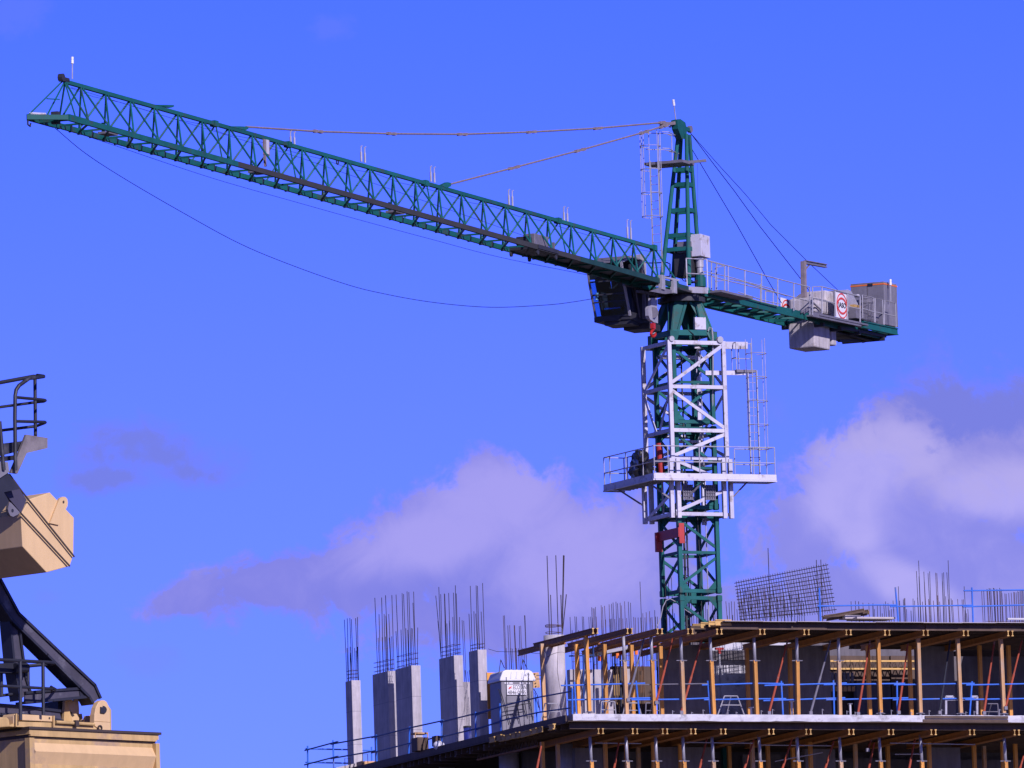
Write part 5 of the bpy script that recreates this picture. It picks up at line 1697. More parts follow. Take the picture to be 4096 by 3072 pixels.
# stack of timber beams on the deck
sb = thing('timber_stack', BV(*a4(1200, 770), 1.0), 'stack of dark timber beams lying on the top deck', 'timber')
for k, (x0, y0, x1, y1) in enumerate(((1160, 762, 1550, 690), (1180, 752, 1590, 700), (1200, 775, 1600, 712), (1220, 768, 1575, 722))):
    v_ = 1.0 + .1 * k
    p, q = BV(*a4(x0, y0), v_), BV(*a4(x1, y1), v_)
    part('beam', MB().ibeam(p, q, .09, .13), PLY, sb)
    part('sawn_end', MB().box(q + (q - p).normalized() * .006, er * .004, eb * .05, Z3 * .06), TIMBEND, sb)
single('sheet_stack', MB().box(BV(*a5(200, 655), 1.0), er * .75, eb * .5, Z3 * .03).box(BV(*a4(1420, 765), 1.2) + Z3 * .02, er * .3, eb * .3, Z3 * .06), PLYTOP, 'pale sheets stacked beside the dark timbers on the deck', 'sheets')
single('light_plank', MB().box(BV(*a5(1620, 655), .2), er * .55, eb * .1, Z3 * .03), SLABC, 'pale plank on the far end of the deck edge', 'plank')

# ---- lattice girders (yellow truss beams)
def girder(label, p, q, h, m=TIMBEND, n=16):
    th = thing('lattice_girder', p, label, 'girder')
    up_ = Z3
    part('chord', MB().beam(p, q, .08, .06), m, th)
    part('chord', MB().beam(p + up_ * h, q + up_ * h, .08, .06), m, th)
    w = MB()
    for k in range(n):
        a, b_, c_ = p.lerp(q, k / n), p.lerp(q, (k + .5) / n), p.lerp(q, (k + 1) / n)
        w.beam(a, b_ + up_ * h, .03, .04)
        w.beam(b_ + up_ * h, c_, .03, .04)
    part('web', w, PLY, th)  # dark brown web, its shade put into the colour


girder('pale lattice girder lit by sun deep in the upper storey', BV(*a4(1235, 1245), 9.0), BV(*a5(630, 1127), 9.0), .28, n=14)
girder('orange lattice girder under the open side soffit', BU(*a6(30, 1215), .55), BU(*a6(700, 1060), .55), .3, TIMBERO, 18)
# joist tips under the open side edge
for k, (x, y) in enumerate(((220, 985), (300, 962), (335, 970), (397, 958), (465, 940), (505, 935), (565, 925), (625, 910), (690, 890), (750, 875), (880, 845))):
    vv = 2.2 + (9.5 - 2.2) * (880 - x) / 660
    p = BU(*a6(x, y), -.33)
    o = single('joist_tip', MB().ibeam(p, p + eb * .5, .13 if k % 3 else .08, .2), TIMBEND, 'pale joist tip poking from the open side soffit', 'joist', 'joist tips along the open side')
for k, (x, y) in enumerate(((735, 1635), (935, 1600), (1010, 1590), (1180, 1560), (1285, 1535), (1425, 1500), (1560, 1470), (1690, 1440))):
    vv = uvz(BU(*a1(x, y), -.1))[1]
    p = BU(*a1(x, y + 30), -.1)
    single('joist_tip', MB().ibeam(p, p + er * 1.2, .14, .22), TIMBEND if k == 0 else PLY, 'sunlit joist tip at the foot of the first broad column' if k == 0 else 'dark joist tip under the far half of the open side', 'joist', None if k == 0 else 'dark joist tips along the open side')

# ---- portable toilet
def a7(x, y):
    return 1900 + x / 2.765, 2600 + y / 2.765


tb_ = BZ(*a7(470, 800))
tv = 10.6
fx = lambda x, y, v=tv: BV(*a7(x, y), v)
bl, brr = fx(300, 770), fx(660, 730)
tl, trr = fx(300, 345), fx(655, 345)
toil = thing('portable_toilet', V((bl.x, bl.y, ZS)), 'grey portable toilet with white roof behind the blue rail', 'toilet')
for q in (bl, brr):
    q.z = ZS + .02
zt2 = (tl.z + trr.z) / 2
W_ = brr - bl
W_.z = 0
part('body', MB().plate([bl, bl + W_, bl + W_ + Z3 * (zt2 - bl.z), bl + Z3 * (zt2 - bl.z)], eb * 1.15), PLASG, toil, bevel=.04)
part('door', MB().plate([bl + W_ * .12 - eb * .02, bl + W_ * .88 - eb * .02, bl + W_ * .88 + Z3 * 1.55 - eb * .02, bl + W_ * .12 + Z3 * 1.55 - eb * .02], eb * .03), PLASG, toil, bevel=.02)
tb2 = bl + Z3 * (zt2 - bl.z)
rf = MB()
prof = [(-.06, 0), (-.04, .1), (.04, .34), (.14, .40), (.86, .40), (.95, .34), (1.04, .1), (1.06, 0)]
rf.plate([tb2 - eb * .08 + W_ * a + Z3 * b_ for a, b_ in prof], eb * 1.3)
roof = part('roof', rf, PLASW, toil, bevel=.04)
for a in (.3, .47, .64):
    part('roof_rib', MB().tube([tb2 - eb * .085 + W_ * (a - .03) + Z3 * .1, tb2 - eb * .085 + W_ * a + Z3 * .3, tb2 - eb * .02 + W_ * (a + .02) + Z3 * .405], .022, 6), PLASW, roof)
wl = W_.length
Wd = W_.normalized()
part('roof_number', text_mb('670', tb2 - eb * .09 + W_ * .78 + Z3 * .22, Wd, Z3, .09), STEELG, roof)
sg_c = (fx(350, 385) + fx(560, 497)) / 2 - eb * .05
sw, sh = (fx(560, 400) - fx(345, 400)).length, (fx(450, 385) - fx(450, 497)).length
sgn = part('sign', MB().box(sg_c, Wd * sw / 2, eb * .006, Z3 * sh / 2), SIGNW, toil, 'white sign with name and phone number')
part('lettering', text_mb('ECOSAN', sg_c + Wd * .16 * sw + Z3 * sh * .25 - eb * .012, Wd, Z3, sh * .42, sw * .66), LOGOK, sgn)
part('lettering', text_mb('4846\u00b70995', sg_c - Z3 * sh * .26 - eb * .012, Wd, Z3, sh * .38, sw * .93), LOGOK, sgn)
part('emblem', MB().plate([sg_c - Wd * sw * .45 + Z3 * sh * k - eb * .01 + Wd * sw * j for j, k in ((0, .08), (.07, .15), (.05, .3), (.1, .24), (.2, .4), (.16, .2), (.23, .16), (.12, .14), (.1, .05))], eb * -.004), LOGOR, sgn)
for a in (.16, .3, .62, .82):
    part('vent_mark', MB().box(tb2 + W_ * a - eb * .01 - Z3 * .07, Wd * .07, eb * .006, Z3 * .025), SIGNW, toil)
part('lifting_eye', MB().tube([fx(260, 290, tv + .3), fx(285, 108, tv + .4), fx(325, 200, tv + .5)], .018), DARKST, toil)
part('lifting_eye', MB().tube([fx(508, 238, tv + .3), fx(530, 100, tv + .4), fx(578, 210, tv + .5)], .018), DARKST, toil)
# black frame in front of the toilet
fmx = MB()
for pts in (((260, 430), (300, 560), (375, 830)), ((280, 440), (390, 820)), ((650, 430), (690, 500), (720, 680)), ((660, 470), (705, 640)), ((345, 300), (350, 590), (360, 690)), ((588, 250), (600, 540), (610, 620)), ((350, 590), (600, 560)), ((330, 640), (620, 585)), ((470, 620), (490, 740)), ((545, 560), (580, 760)), ((520, 590), (560, 720))):
    fmx.tube([fx(x, y, tv - .5) for x, y in pts], .015, 6)
single('steel_stand', fmx, DARKST, 'tangle of dark steel frames in front of the portable toilet', 'frame')
# bars over the toilet
cluster('bars rising behind the roof of the portable toilet', [a2(x, y) for x, y in ((742, 622), (753, 620), (785, 715), (803, 712), (845, 712), (850, 715), (893, 722), (907, 718), (943, 618), (948, 622), (770, 930), (815, 930), (830, 935), (865, 930), (885, 932), (925, 930), (940, 930))], 13.0, 1.2, (2.35, 2.5), vs=.3)
# timber boards by the toilet
for (x0, y0, x1, y1, lab) in ((180, 250, 195, 765, 'tall yellow formwork board beside the narrow column'), (652, 250, 668, 420, 'short yellow board peeking beside the toilet roof')):
    p, q = fx(x0, y0, 12.2), fx(x1, y1, 12.2)
    bd = single('formwork_board', MB().beam(q, p, .05, .36, up=er), TIMBERF if x0 > 500 else TIMBER, lab, 'board', loc=q)
    for t_ in (.1, .3, .5, .7, .9):
        c = q.lerp(p, t_) - eb * .04
        part('bolt', MB().tube([c, c - eb * .03], .025, 8), SEAM, bd)
# items on the open side deck
def boxat(x0, y0, x1, y1, f, v, d, lab, cat, m, name):
    p, q = BV(*f(x0, y0), v), BV(*f(x1, y1), v)
    w = (q - p)
    w.z = 0
    return single(name, MB().plate([V((p.x, p.y, q.z)), V((p.x, p.y, q.z)) + w, V((p.x, p.y, p.z)) + w, p], eb * d), m, lab, 'box' if cat is None else cat, bevel=.02)


v3 = uvz(BZ(*a1(1100, 1490)))[1]
tbx = boxat(1075, 1375, 1185, 1500, a1, v3, .6, 'brown site tool box by the broad column', 'box', PLY, 'tool_box')
p, q = BV(*a1(1060, 1330), v3), BV(*a1(1180, 1370), v3)
part('lid', MB().plate([p, V((q.x, q.y, p.z)), V((q.x, q.y, p.z)) - Z3 * .06, p - Z3 * .06], eb * .5), TIMBERF, tbx)
part('stay', MB().tube([BV(*a1(1172, 1330), v3), BV(*a1(1175, 1378), v3)], .02), TIMBERF, tbx)
part('stay', MB().tube([BV(*a1(1058, 1330), v3), BV(*a1(1062, 1378), v3)], .02), TIMBERF, tbx)
v4 = uvz(BZ(*a1(1270, 1465)))[1]
boxat(1245, 1360, 1298, 1455, a1, v4, .4, 'small dark box on the deck between two columns', 'box', PLY, 'storage_box')
single('cement_bag', lump(BV(*a1(1275, 1452), v4 - .3), er * .2, eb * .2, Z3 * .17, 9, amp=.1), SIGNW, 'crumpled white bag on the deck before the small dark box', 'bag', smooth=True)
v5 = 15.8
pb_ = BV(*a1(1550, 1300), v5)
bar_ = single('barrel', MB().tube([V((pb_.x, pb_.y, ZS)), V((pb_.x, pb_.y, ZS + .45)), V((pb_.x, pb_.y, ZS + .9))], .24, 18), PLASB, 'blue barrel tucked between the wall stub and narrow column', 'barrel', smooth=True)
part('barrel_rim', MB().tube([V((pb_.x, pb_.y, ZS + .9)), V((pb_.x, pb_.y, ZS + .96))], .25, 18), DARKST, bar_)
v6 = uvz(BZ(*a1(650, 1630)))[1]
boxat(560, 1595, 700, 1650, a1, v6, .5, 'pale timber block by the slim far column', 'block', TIMBERF, 'timber_block')
for (x, y) in ((435, 1570), (598, 1530)):
    p = BV(*a1(x, y), v6)
    single('lifting_loop', MB().tube([p - er * .1 - Z3 * .45, p - er * .1, p + er * .1, p + er * .1 - Z3 * .45], .014, 5), REBAR, 'bent bar loop %s' % ('beside the slim far column' if x < 500 else 'over the pale timber block'), 'rebar')
# deck board edges at the far end
single('deck_plank', MB().plate([BV(*a1(330, 1655), v6 + 1), BV(*a1(560, 1605), v6 + 1), BV(*a1(700, 1600), v6 + 1), BV(*a1(725, 1625), v6 + 1), BV(*a1(720, 1680), v6 + 1), BV(*a1(330, 1690), v6 + 1)], eb * .6), PLYTOP, 'weathered plank platform below the slim far column', 'plank')

# ---- tripods, trestle, ladder on the upper floor
def tripod(x0, y0, x1, y1, v, lab, m=GALV):
    t, bl_, br_ = BV((x0 + x1) / 2, y0, v), BV(x0, y1, v), BV(x1, y1, v)
    tl_, tr2 = t.lerp(bl_, .0) - er * .25, t + er * .25
    bl_.z = br_.z = ZS
    th = thing('prop_tripod', V((t.x, t.y, ZS)), lab, 'tripod', 'prop tripods')
    part('leg', MB().tube([bl_, tl_], .022), m, th)
    part('leg', MB().tube([br_, tr2], .022), m, th)
    part('leg', MB().tube([V((t.x, t.y, ZS)) + eb * .6, t], .022), m, th)
    part('spreader', MB().tube([tl_, tr2], .02), m, th)
    part('spreader', MB().tube([bl_.lerp(tl_, .6), br_.lerp(tr2, .6)], .018), m, th)


tripod(2865, 2784, 2982, 2856, 1.6, 'grey tripod before the sunlit wall opening')
tripod(2160, 2814, 2252, 2870, 3.8, 'grey tripod at the foot of the round column')
tripod(2400, 2806, 2465, 2856, 3.2, 'grey tripod between the first two front props')
tripod(2485, 2812, 2570, 2856, 2.8, 'grey tripod between the second and third front props')
tripod(2580, 2812, 2640, 2856, 3.0, 'dim tripod beside the dark mast wall', STEELG)
tripod(3935, 2815, 3995, 2856, 3.2, 'dim tripod in the dark bay near the end', STEELG)
tre = thing('trestle', BV(3780, 2856, 1.2), 'grey square tube trestle near the end of the upper storey', 'trestle')
f = lambda x, y: BV(*a5(x, y), 1.2)
for pts in (((908, 1560), (908, 1390)), ((1203, 1560), (1203, 1390)), ((905, 1390), (975, 1390)), ((1150, 1390), (1205, 1390)), ((908, 1418), (1100, 1416)), ((1100, 1416), (1203, 1418)), ((975, 1390), (975, 1418))):
    part('tube', MB().beam(f(*pts[0]), f(*pts[1]), .075, .075, up=nf), GALV, tre)
for k, (x, y0, y1) in enumerate(((3166, 2805, 2856), (3400, 2815, 2856), (3004, 2830, 2856))):
    p, q = BV(x, y0, 1.4), BV(x + 2, y1, 1.4)
    single('foot_jack', MB().tube([V((q.x, q.y, ZS)), p], .04, 8).box(p, er * .07, eb * .07, Z3 * .012), SLABC, 'short white jack post %s' % ('before the wide dark wall', 'below the pale lattice girder', 'by the sixth upper front prop')[k], 'jack', 'short jack posts')
# bent wire ties along the slab edge
for k in range(20):
    x = 2690 + k * 68 + 18 * math.sin(k * 2.7)
    p = BV(x, 2842 + 6 * math.sin(k * 1.9), .9)
    single('anchor_loop', MB().tube([V((p.x, p.y, ZS)), p, p + er * .06 - Z3 * .04], .012, 5), GALV, 'small bent anchor bar standing along the slab edge', 'anchor', 'bent anchor bars along the slab edge')
# formwork and clutter seen through the bays
for k, (x0, y0, x1, y1, v, m, lab) in enumerate(((2445, 2665, 2500, 2850, 8.0, TIMBEND, 'pale yellow shuttering boards behind the second front prop'), (2545, 2660, 2580, 2830, 8.6, TIMBERO, 'orange shuttering boards behind the third front prop'),
                                              (3325, 2690, 3420, 2740, 9.0, STEELG, 'grey stacked panels under the pale lattice girder'), (3325, 2745, 3425, 2765, 8.6, TIMBERF, 'faded planks under the grey stacked panels'))):
    th = thing('shuttering', BV(x0, y1, v), lab, 'formwork')
    n_ = 6
    for i in range(n_):
        xa, xb = x0 + (x1 - x0) * i / n_, x0 + (x1 - x0) * (i + .75) / n_
        yy = y0 + (12 * math.sin(i * 2.1 + k) if k < 2 else 0)
        p, q = BV(xa, yy, v), BV(xb, y1 - (15 * ((i * 7) % 3) if k < 2 else 0), v)
        part('board', MB().plate([p, V((q.x, q.y, p.z)), q, V((p.x, p.y, q.z))], eb * .05), m, th)
single('slab_table', MB().plate([BV(*a3(540, 980), 6.5), BV(*a3(935, 900), 6.5), BV(*a3(935, 870), 6.5), BV(*a3(530, 950), 6.5)], eb * 2.0), GALV, 'perforated grey panel edge leaning over the rear boards', 'panel')
for k, (x, y) in enumerate(((638, 1003), (818, 968), (468, 1030))):
    single('panel_clamp', MB().box(BV(*a3(x, y), 6.4), er * .05, eb * .04, Z3 * .09), ORANGE, 'orange clamp on the perforated grey panel', 'clamp', 'orange panel clamps')
# ropes and wires
single('slack_wire', MB().tube([BU(*a2(x, y), 2.5) for x, y in ((600, 938), (680, 962), (760, 965), (850, 965), (1000, 975), (1100, 985), (1180, 985))], .008, 4), CABLE, 'thin slack wire strung from the narrow column to the round column', 'wire')
hz_ = [BV(*a3(x, y), 8.8) for x, y in ((1015, 725), (1050, 640), (1070, 540), (1100, 480), (1140, 462), (1190, 490), (1240, 535), (1300, 580), (1400, 625), (1470, 665))]
single('hose', MB().tube(hz_, .018, 6), GALV, 'pale hose looping over the mast foot', 'hose')
single('tie_tubes', MB().tube([BV(*a7(680, 280), 8.4), BV(*a7(830, 280), 8.4)], .02).tube([BV(*a7(680, 320), 8.4), BV(*a7(830, 322), 8.4)], .02), STEELG, 'two short tubes crossing behind the faded rear prop', 'tubes')
# dark uprights before the low wall
fdk = MB()
for (x, y0, y1) in ((315, 1005, 1545), (410, 880, 1545), (490, 1000, 1540)):
    fdk.tube([BV(*a3(x, y0), 5.6), BV(*a3(x + 8, y1), 5.6)], .03, 6)
fdk.tube([BV(*a3(180, 1005), 5.6), BV(*a3(420, 998), 5.6)], .03, 6)
single('shoring_frame', fdk, BLUED, 'dark blue shoring frame standing before the low wall', 'frame')
# ================================================================== beige harbour crane nearer the viewer
YD = 228.0


def r1(x, y):
    return x / 2.553, 1450 + y / 2.553


def r2(x, y):
    return x / 4.74, 2000 + y / 4.74


def r3(x, y):
    return x / 2.0186, 2250 + y / 2.0186


def r4(x, y):
    return x / 3.16, 2700 + y / 3.16


dr = V((.72, .694, 0)).normalized()             # front faces recede to the right
bk = V((-.694, .72, 0)).normalized()            # into depth, to the left
KH = P(*r4(370, 660), YD)
KB = P(*r2(885, 1375), YD - 1.5)
hc_ = thing('harbour_crane', V((KH.x - 2, KH.y + 2, 0)), 'beige and black harbour crane head cut by the picture edge, nearer than the green crane', 'crane')


def HP(p, off=0.0):
    return PP(p[0], p[1], KH + bk * off, bk)


def BP(p, off=0.0):
    return PP(p[0], p[1], KB + bk * off, bk)


# ballast box
outl = [r1(300, 1395), r1(510, 1325), r1(752, 1580), r2(1405, 345), r2(1395, 1050), r2(1325, 1255), r2(885, 1375), r2(430, 885), r2(395, 270)]
bb = part('ballast_box', MB().plate([BP(p) for p in outl], bk * 4.5), BEIGE, hc_, bevel=.012)
lug = [r1(600, 1410), r1(612, 1385), r1(640, 1370), r1(668, 1372), r1(688, 1395), r1(694, 1430), r1(690, 1465), r1(672, 1500), r1(600, 1659), r1(510, 1640)]
lg = part('lifting_lug', MB().plate([BP(p, -.035) for p in lug], bk * .05), BEIGE, bb)
part('lug_hole', MB().plate([BP(r1(650 + 9 * math.cos(a), 1424 + 15 * math.sin(a)), -.042) for a in [k * .5236 for k in range(12)]], bk * .004), SEAM, lg)
lug2 = [r2(175, 45), r2(205, 48), r2(380, 235), r2(350, 270), r2(250, 318), r2(200, 300), r2(165, 240), r2(150, 170)]
lg2 = part('lifting_lug', MB().plate([BP(p, -.25) for p in lug2], bk * .06), STEELG, bb)
part('lug_hole', MB().plate([BP(r2(240 + 22 * math.cos(a), 200 + 34 * math.sin(a)), -.256) for a in [k * .5236 for k in range(12)]], bk * .004), BLACKP, lg2)
for pts in ((r1(95, 1140), r1(205, 1290), r2(545, 0), r2(1410, 1078)), (r1(40, 1325), r1(215, 1535), r2(400, 255), r2(1325, 1255))):
    a, b = BP(pts[0], -.05), BP(pts[-1], -.05)
    ps = [BP(p, -.05) for p in pts]
    mb = MB()
    for i in range(3):
        mb.beam(ps[i], ps[i + 1], .02, .024, up=dr.cross(bk))
    part('rail_bar', mb, SEAM, bb)
part('boom_beam', MB().plate([BP(p, -.3) for p in (r1(-300, 780), r1(90, 1138), r1(205, 1290), r1(40, 1325), r1(95, 1420), r1(0, 1548), r1(-350, 1600))], bk * .24), BLACKP, hc_)
part('shaded_beam_side', MB().plate([BP(p, -.08) for p in (r1(40, 1325), r1(200, 1290), r1(270, 1400), r1(240, 1482), r1(215, 1535))], bk * .06), mat('beam_side_shade', (0.05, 0.045, 0.075), .6), hc_)  # the shade on the beam's side is put into this plate's dark colour
part('beam_bracket', MB().plate([BP(p, -.34) for p in (r1(-60, 1012), r1(85, 1018), r1(95, 1118), r1(0, 1180), r1(-60, 1190))], bk * .03), CABG, hc_)
# walkway bracket plate and deck
part('walkway_bracket', MB().plate([BP(p, -.3) for p in (r1(268, 735), r1(487, 770), r1(487, 875), r1(275, 925), r1(180, 1135), r1(110, 1125), r1(200, 910))], bk * .05), mat('weathered_grey_plate', (0.17, 0.15, 0.155), .7, var=.35, scale=2.5, dirt=(.12, .1, .11), dirt_amt=.45, dirt_scale=2.0), hc_)
part('walkway', MB().plate([BP(p, -.2) for p in (r1(-200, 855), r1(0, 830), r1(240, 800), r1(195, 905), r1(40, 945), r1(-200, 1000))], bk * .8), BLACKP, hc_)
part('cross_bar', MB().beam(BP(r1(-50, 995), -.1), BP(r1(155, 970), -.1), .08, .08), BLACKP, hc_)
rw = part('walkway_railing', MB().tube([BP(r1(-200, 240), .5), BP(r1(0, 205), .5), BP(r1(340, 142), .5), BP(r1(380, 133), .4), BP(r1(445, 142), .2), BP(r1(440, 142), -.1), BP(r1(355, 155), -.3), BP(r1(300, 160), -.35), BP(r1(195, 235), -.36), BP(r1(165, 280), -.36), BP(r1(155, 340), -.36), BP(r1(152, 560), -.36), BP(r1(158, 1100), -.36)], .034, 10), BLACKP, hc_)
part('upright', MB().tube([BP(r1(357, 140), .3), BP(r1(362, 745), -.1)], .03, 8), BLACKP, rw)
part('upright', MB().tube([BP(r1(-5, 600), -.36), BP(r1(38, 1100), -.36)], .034, 8), BLACKP, rw)
for (y0, y1, y2, y3, y4) in ((355, 380, 388, 405, 455), (600, 607, 612, 650, 695)):
    part('handrail', MB().tube([BP(r1(160, y0), -.36), BP(r1(430, y1), -.3), BP(r1(458, y2 - 4), -.2), BP(r1(464, y2), -.05), BP(r1(450, y2 + 8), .1), BP(r1(370, y3), .35), BP(r1(0, y4), .5), BP(r1(-200, y4 + 30), .5)], .026, 8), BLACKP, rw)

# machine house
def hpt(x, y, out=0.0):
    return HP(r4(x, y), 0) - bk * out


WR = (HP(r4(2005, 745)) - KH)
LW = WR.dot(dr)
zr_ = KH.z
zdn = lambda y: HP(r4(370, y)).z - zr_


def hq(a, b, z):                      # along the front, into depth, height from the roof corner
    return KH + dr * a + bk * b + Z3 * z


LB = 5.0
zf = zdn(745)
house = part('machine_house', MB().hexa([hq(.04, .06, -6.5), hq(LW - .04, .06, -6.5), hq(LW - .04, LB, -6.5), hq(.04, LB, -6.5), hq(.04, .06, zf), hq(LW - .04, .06, zf), hq(LW - .04, LB, zf), hq(.04, LB, zf)]), BEIGED, hc_)
part('roof_fascia', MB().hexa([hq(0, 0, zf), hq(LW, 0, zf), hq(LW, LB + .1, zf), hq(0, LB + .1, zf), hq(0, 0, 0), hq(LW, 0, 0), hq(LW, LB + .1, 0), hq(0, LB + .1, 0)]), BEIGED, house)
part('roof_lip', MB().hexa([hq(-.03, -.03, -.03), hq(LW + .04, -.03, -.03), hq(LW + .04, LB, -.03), hq(-.03, LB, -.03), hq(-.03, -.03, .012), hq(LW + .04, -.03, .012), hq(LW + .04, LB, .012), hq(-.03, LB, .012)]), SEAM, house)
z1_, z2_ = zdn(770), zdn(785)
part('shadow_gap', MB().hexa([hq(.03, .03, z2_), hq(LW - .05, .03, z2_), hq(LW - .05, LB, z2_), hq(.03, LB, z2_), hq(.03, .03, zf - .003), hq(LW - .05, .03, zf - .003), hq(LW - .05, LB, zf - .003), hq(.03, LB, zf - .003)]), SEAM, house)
part('trim_strip', MB().beam(hq(.02, .02, z1_ + .02), hq(LW - .05, .02, z1_ + .02), .05, .035), BEIGED, house)


def corrug(face):
    prof = []
    z = zdn(795)
    k = 0
    prof.append((0.0, z))
    while z > -6.3:
        dz = .225 if k % 2 == 0 else .29
        z -= dz
        prof.append((.13 if k % 2 == 0 else 0.0, z))
        k += 1
    mb = MB()
    a0, a1_ = (.1, LW - .06) if face == 'f' else (.16, LB)
    for out, z in prof:
        for a in (a0, a1_):
            mb.v.append(hq(a, .05 - out + .05, z) if face == 'f' else hq(.05 - out + .12, a, z))
    for i in range(len(prof) - 1):
        mb.f.append((2 * i, 2 * i + 1, 2 * i + 3, 2 * i + 2))
    return mb


part('corrugated_wall', corrug('f'), BEIGE, house, bevel=0)
part('corrugated_wall', corrug('l'), BEIGE, house)
part('corner_post', MB().hexa([hq(-.02, -.02, -6.4), hq(.09, -.02, -6.4), hq(.09, .1, -6.4), hq(-.02, .1, -6.4), hq(-.02, -.02, z2_ - .01), hq(.09, -.02, z2_ - .01), hq(.09, .1, z2_ - .01), hq(-.02, .1, z2_ - .01)]), BEIGED, house)
part('end_trim', MB().hexa([hq(LW - .1, -.03, -6.4), hq(LW - .01, -.03, -6.4), hq(LW - .01, .1, -6.4), hq(LW - .1, .1, -6.4), hq(LW - .1, -.03, z2_ - .01), hq(LW - .01, -.03, z2_ - .01), hq(LW - .01, .1, z2_ - .01), hq(LW - .1, .1, z2_ - .01)]), BEIGED, house)
part('pedestal', MB().tube([V((KH.x - .4, KH.y + 4.5, 0)), V((KH.x - .4, KH.y + 4.5, zr_ - 6.5))], 1.6, 28), BEIGED, hc_)
# roof fittings
def poly(name, pts, off, th_, m, parent, f=r4, **kw):
    return part(name, MB().plate([HP(f(*p), off) for p in pts], bk * th_), m, parent, **kw)


poly('roof_curb', [(118, 650), (118, 635), (230, 588), (700, 603), (1190, 632), (1300, 700), (1310, 720), (700, 690), (370, 660)], .12, .9, BEIGED, hc_)
poly('roof_plinth', [(-200, 545), (0, 532), (90, 532), (118, 560), (125, 610), (122, 655), (-200, 680)], .1, .6, BEIGED, hc_, bevel=.02)
poly('roof_locker', [(270, 495), (675, 517), (675, 592), (272, 573)], .1, .5, BEIGE, hc_, bevel=.012)
poly('roof_locker', [(172, 520), (190, 488), (228, 490), (232, 600), (170, 625)], .12, .3, BEIGE, hc_, bevel=.01)
for x0, y0, y1 in ((203, 488, 652), (677, 515, 655)):
    poly('locker_strap', [(x0, y0), (x0 + 16, y0), (x0 + 16, y1), (x0, y1)], .06, .03, BEIGED, hc_)
poly('locker_hole', [(626 + 9 * math.cos(a), 545 + 15 * math.sin(a)) for a in [k * .5236 for k in range(12)]], .092, .004, SEAM, hc_)
hl_ = poly('hinge_lug', [(1190, 640), (1195, 500), (1212, 410), (1245, 345), (1285, 318), (1320, 318), (1352, 340), (1378, 395), (1392, 470), (1398, 700), (1300, 712)], .1, .12, BEIGE, hc_, bevel=.01)
poly('hinge_lug', [(1205, 640), (1210, 500), (1230, 410), (1260, 355), (1300, 330), (1340, 345), (1375, 395), (1405, 440), (1408, 700)], .5, .1, BEIGED, hc_)
poly('hinge_pin', [(1278, 402), (1300, 410), (1300, 440), (1325, 450), (1328, 485), (1275, 478)], .07, .03, BLACKP, hl_)
poly('weld_line', [(1195, 580), (1395, 592), (1395, 597), (1195, 585)], .094, .006, BEIGED, hl_)
poly('rest_bracket', [(845, 310), (905, 300), (925, 340), (960, 295), (990, 300), (1000, 420), (1000, 600), (920, 600), (880, 450)], .7, .06, BEIGE, hc_)
poly('rest_bracket', [(805, 600), (822, 330), (845, 312), (918, 600)], .62, .06, BEIGED, hc_)
poly('rest_bracket', [(740, 308), (825, 312), (770, 375)], .9, .06, BEIGE, hc_)
poly('rest_bracket', [(1005, 490), (1035, 487), (1052, 602), (1005, 602)], .75, .2, BEIGED, hc_)
poly('rest_bracket', [(1060, 602), (1090, 515), (1190, 505), (1190, 608)], .6, .05, BEIGED, hc_)
poly('bracket_stain', [(885, 455), (930, 495), (943, 515), (915, 525), (890, 490)], .69, .008, SEAM, hc_)
part('roof_pipe', MB().tube([HP(r4(705, 595), .08), HP(r4(1190, 625), .08)], .03, 8), BEIGED, hc_)
part('roof_shackle', MB().ring(HP(r4(1270, 668), .07), dr, Z3, .03, .05, bk * .02, 12).box(HP(r4(965, 610), .05), dr * .04, bk * .03, Z3 * .05), SEAM, hc_)

# black A-frame struts: web plate with flanges
def strut_poly(name, outer, inner, off, wid, parent, f=r3):
    o = [HP(f(*p), off) for p in outer]
    i_ = [HP(f(*p), off) for p in inner]
    web = part(name, MB().plate(o + i_[::-1], bk * .03), STRUTG, parent)
    nrm = bk
    for ch in (o, i_):
        mb = MB()
        for a, b in zip(ch[:-1], ch[1:]):
            d = (b - a).normalized()
            mb.beam(a - d * .012 + bk * (wid / 2 - .035), b + d * .012 + bk * (wid / 2 - .035), wid, .045, up=d.cross(bk))
        part('flange', mb, BLACKP, web)
    return web


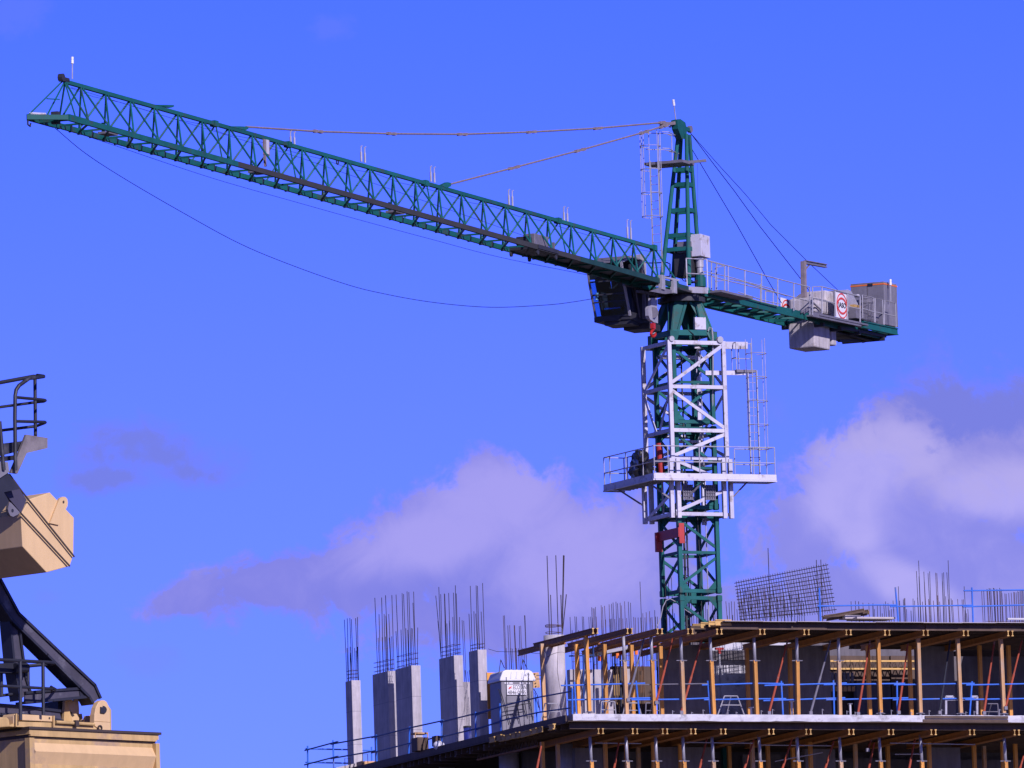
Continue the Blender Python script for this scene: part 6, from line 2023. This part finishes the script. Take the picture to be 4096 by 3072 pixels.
STRUTG = mat('strut_web_paint', (0.06, 0.055, 0.075), .6, var=.3, scale=2.0, dirt=(.13, .125, .15), dirt_amt=.2, dirt_scale=2.5)
fa = part('a_frame', MB().tube([HP(r4(1300, 440), .1), HP(r4(1300, 440), .6)], .07, 12), BLACKP, hc_)
strut_poly('strut', [(-150, -130), (0, 140), (145, 410), (440, 690), (760, 990), (805, 1092)], [(-150, 80), (0, 330), (95, 470), (375, 745), (640, 1010), (715, 1085), (745, 1138)], .3, .3, fa)
strut_poly('strut', [(150, 535), (185, 800), (205, 940), (240, 1050)], [(75, 475), (105, 790), (130, 950), (158, 1110)], .36, .26, fa)
strut_poly('strut', [(205, 1052), (420, 1032), (640, 1018)], [(200, 1132), (420, 1112), (700, 1085)], .33, .26, fa)
strut_poly('strut', [(-100, 1140), (0, 1150), (230, 1168), (480, 1200)], [(-100, 1215), (0, 1225), (230, 1232), (500, 1280)], .5, .3, fa)
poly('gusset', [(640, 1015), (700, 1085), (690, 1095), (650, 1085)], .31, .05, BLACKP, fa, f=r3)
poly('dark_block', [(730, 330), (810, 320), (815, 590), (700, 590), (735, 480)], .75, .4, BLACKP, fa)
poly('winch_arm', [(-60, 815), (205, 808), (222, 815), (215, 880), (120, 892), (-60, 888)], .25, .2, BLACKP, fa, f=r3)
part('arm_roller', MB().tube([HP(r3(125, 852), .2), HP(r3(215, 852), .2)], .085, 14), BLACKP, fa)
rr_ = part('roof_railing', MB().tube([HP(r3(-80, 778), .0), HP(r3(0, 785), .0), HP(r3(390, 806), .0), HP(r3(425, 810), .05), HP(r3(428, 818), .2), HP(r3(400, 820), .4), HP(r3(225, 836), .6)], .03, 8), BLACKP, hc_)
part('handrail', MB().tube([HP(r3(-80, 988), .0), HP(r3(0, 995), .0), HP(r3(420, 1020), .0), HP(r3(445, 1026), .1), HP(r3(440, 1034), .3), HP(r3(360, 1022), .5)], .026, 8), BLACKP, rr_)
for x, y0, y1, o in ((163, 792, 1272, 0), (347, 808, 1230, 0), (225, 838, 1045, .6), (10, 890, 1078, .5)):
    part('upright', MB().tube([HP(r3(x, y0), o), HP(r3(x + 3, y1), o)], .03, 8), BLACKP, rr_)
part('handrail', MB().tube([HP(r3(-60, 1082), .5), HP(r3(0, 1075), .5), HP(r3(150, 1058), .5)], .026, 8), BLACKP, rr_)
part('pipe_bundle', MB().tube([HP(r4(640, 150), .0), HP(r4(700, 180), .0), HP(r4(640, 195), .05)], .03, 8), BLACKP, rr_)
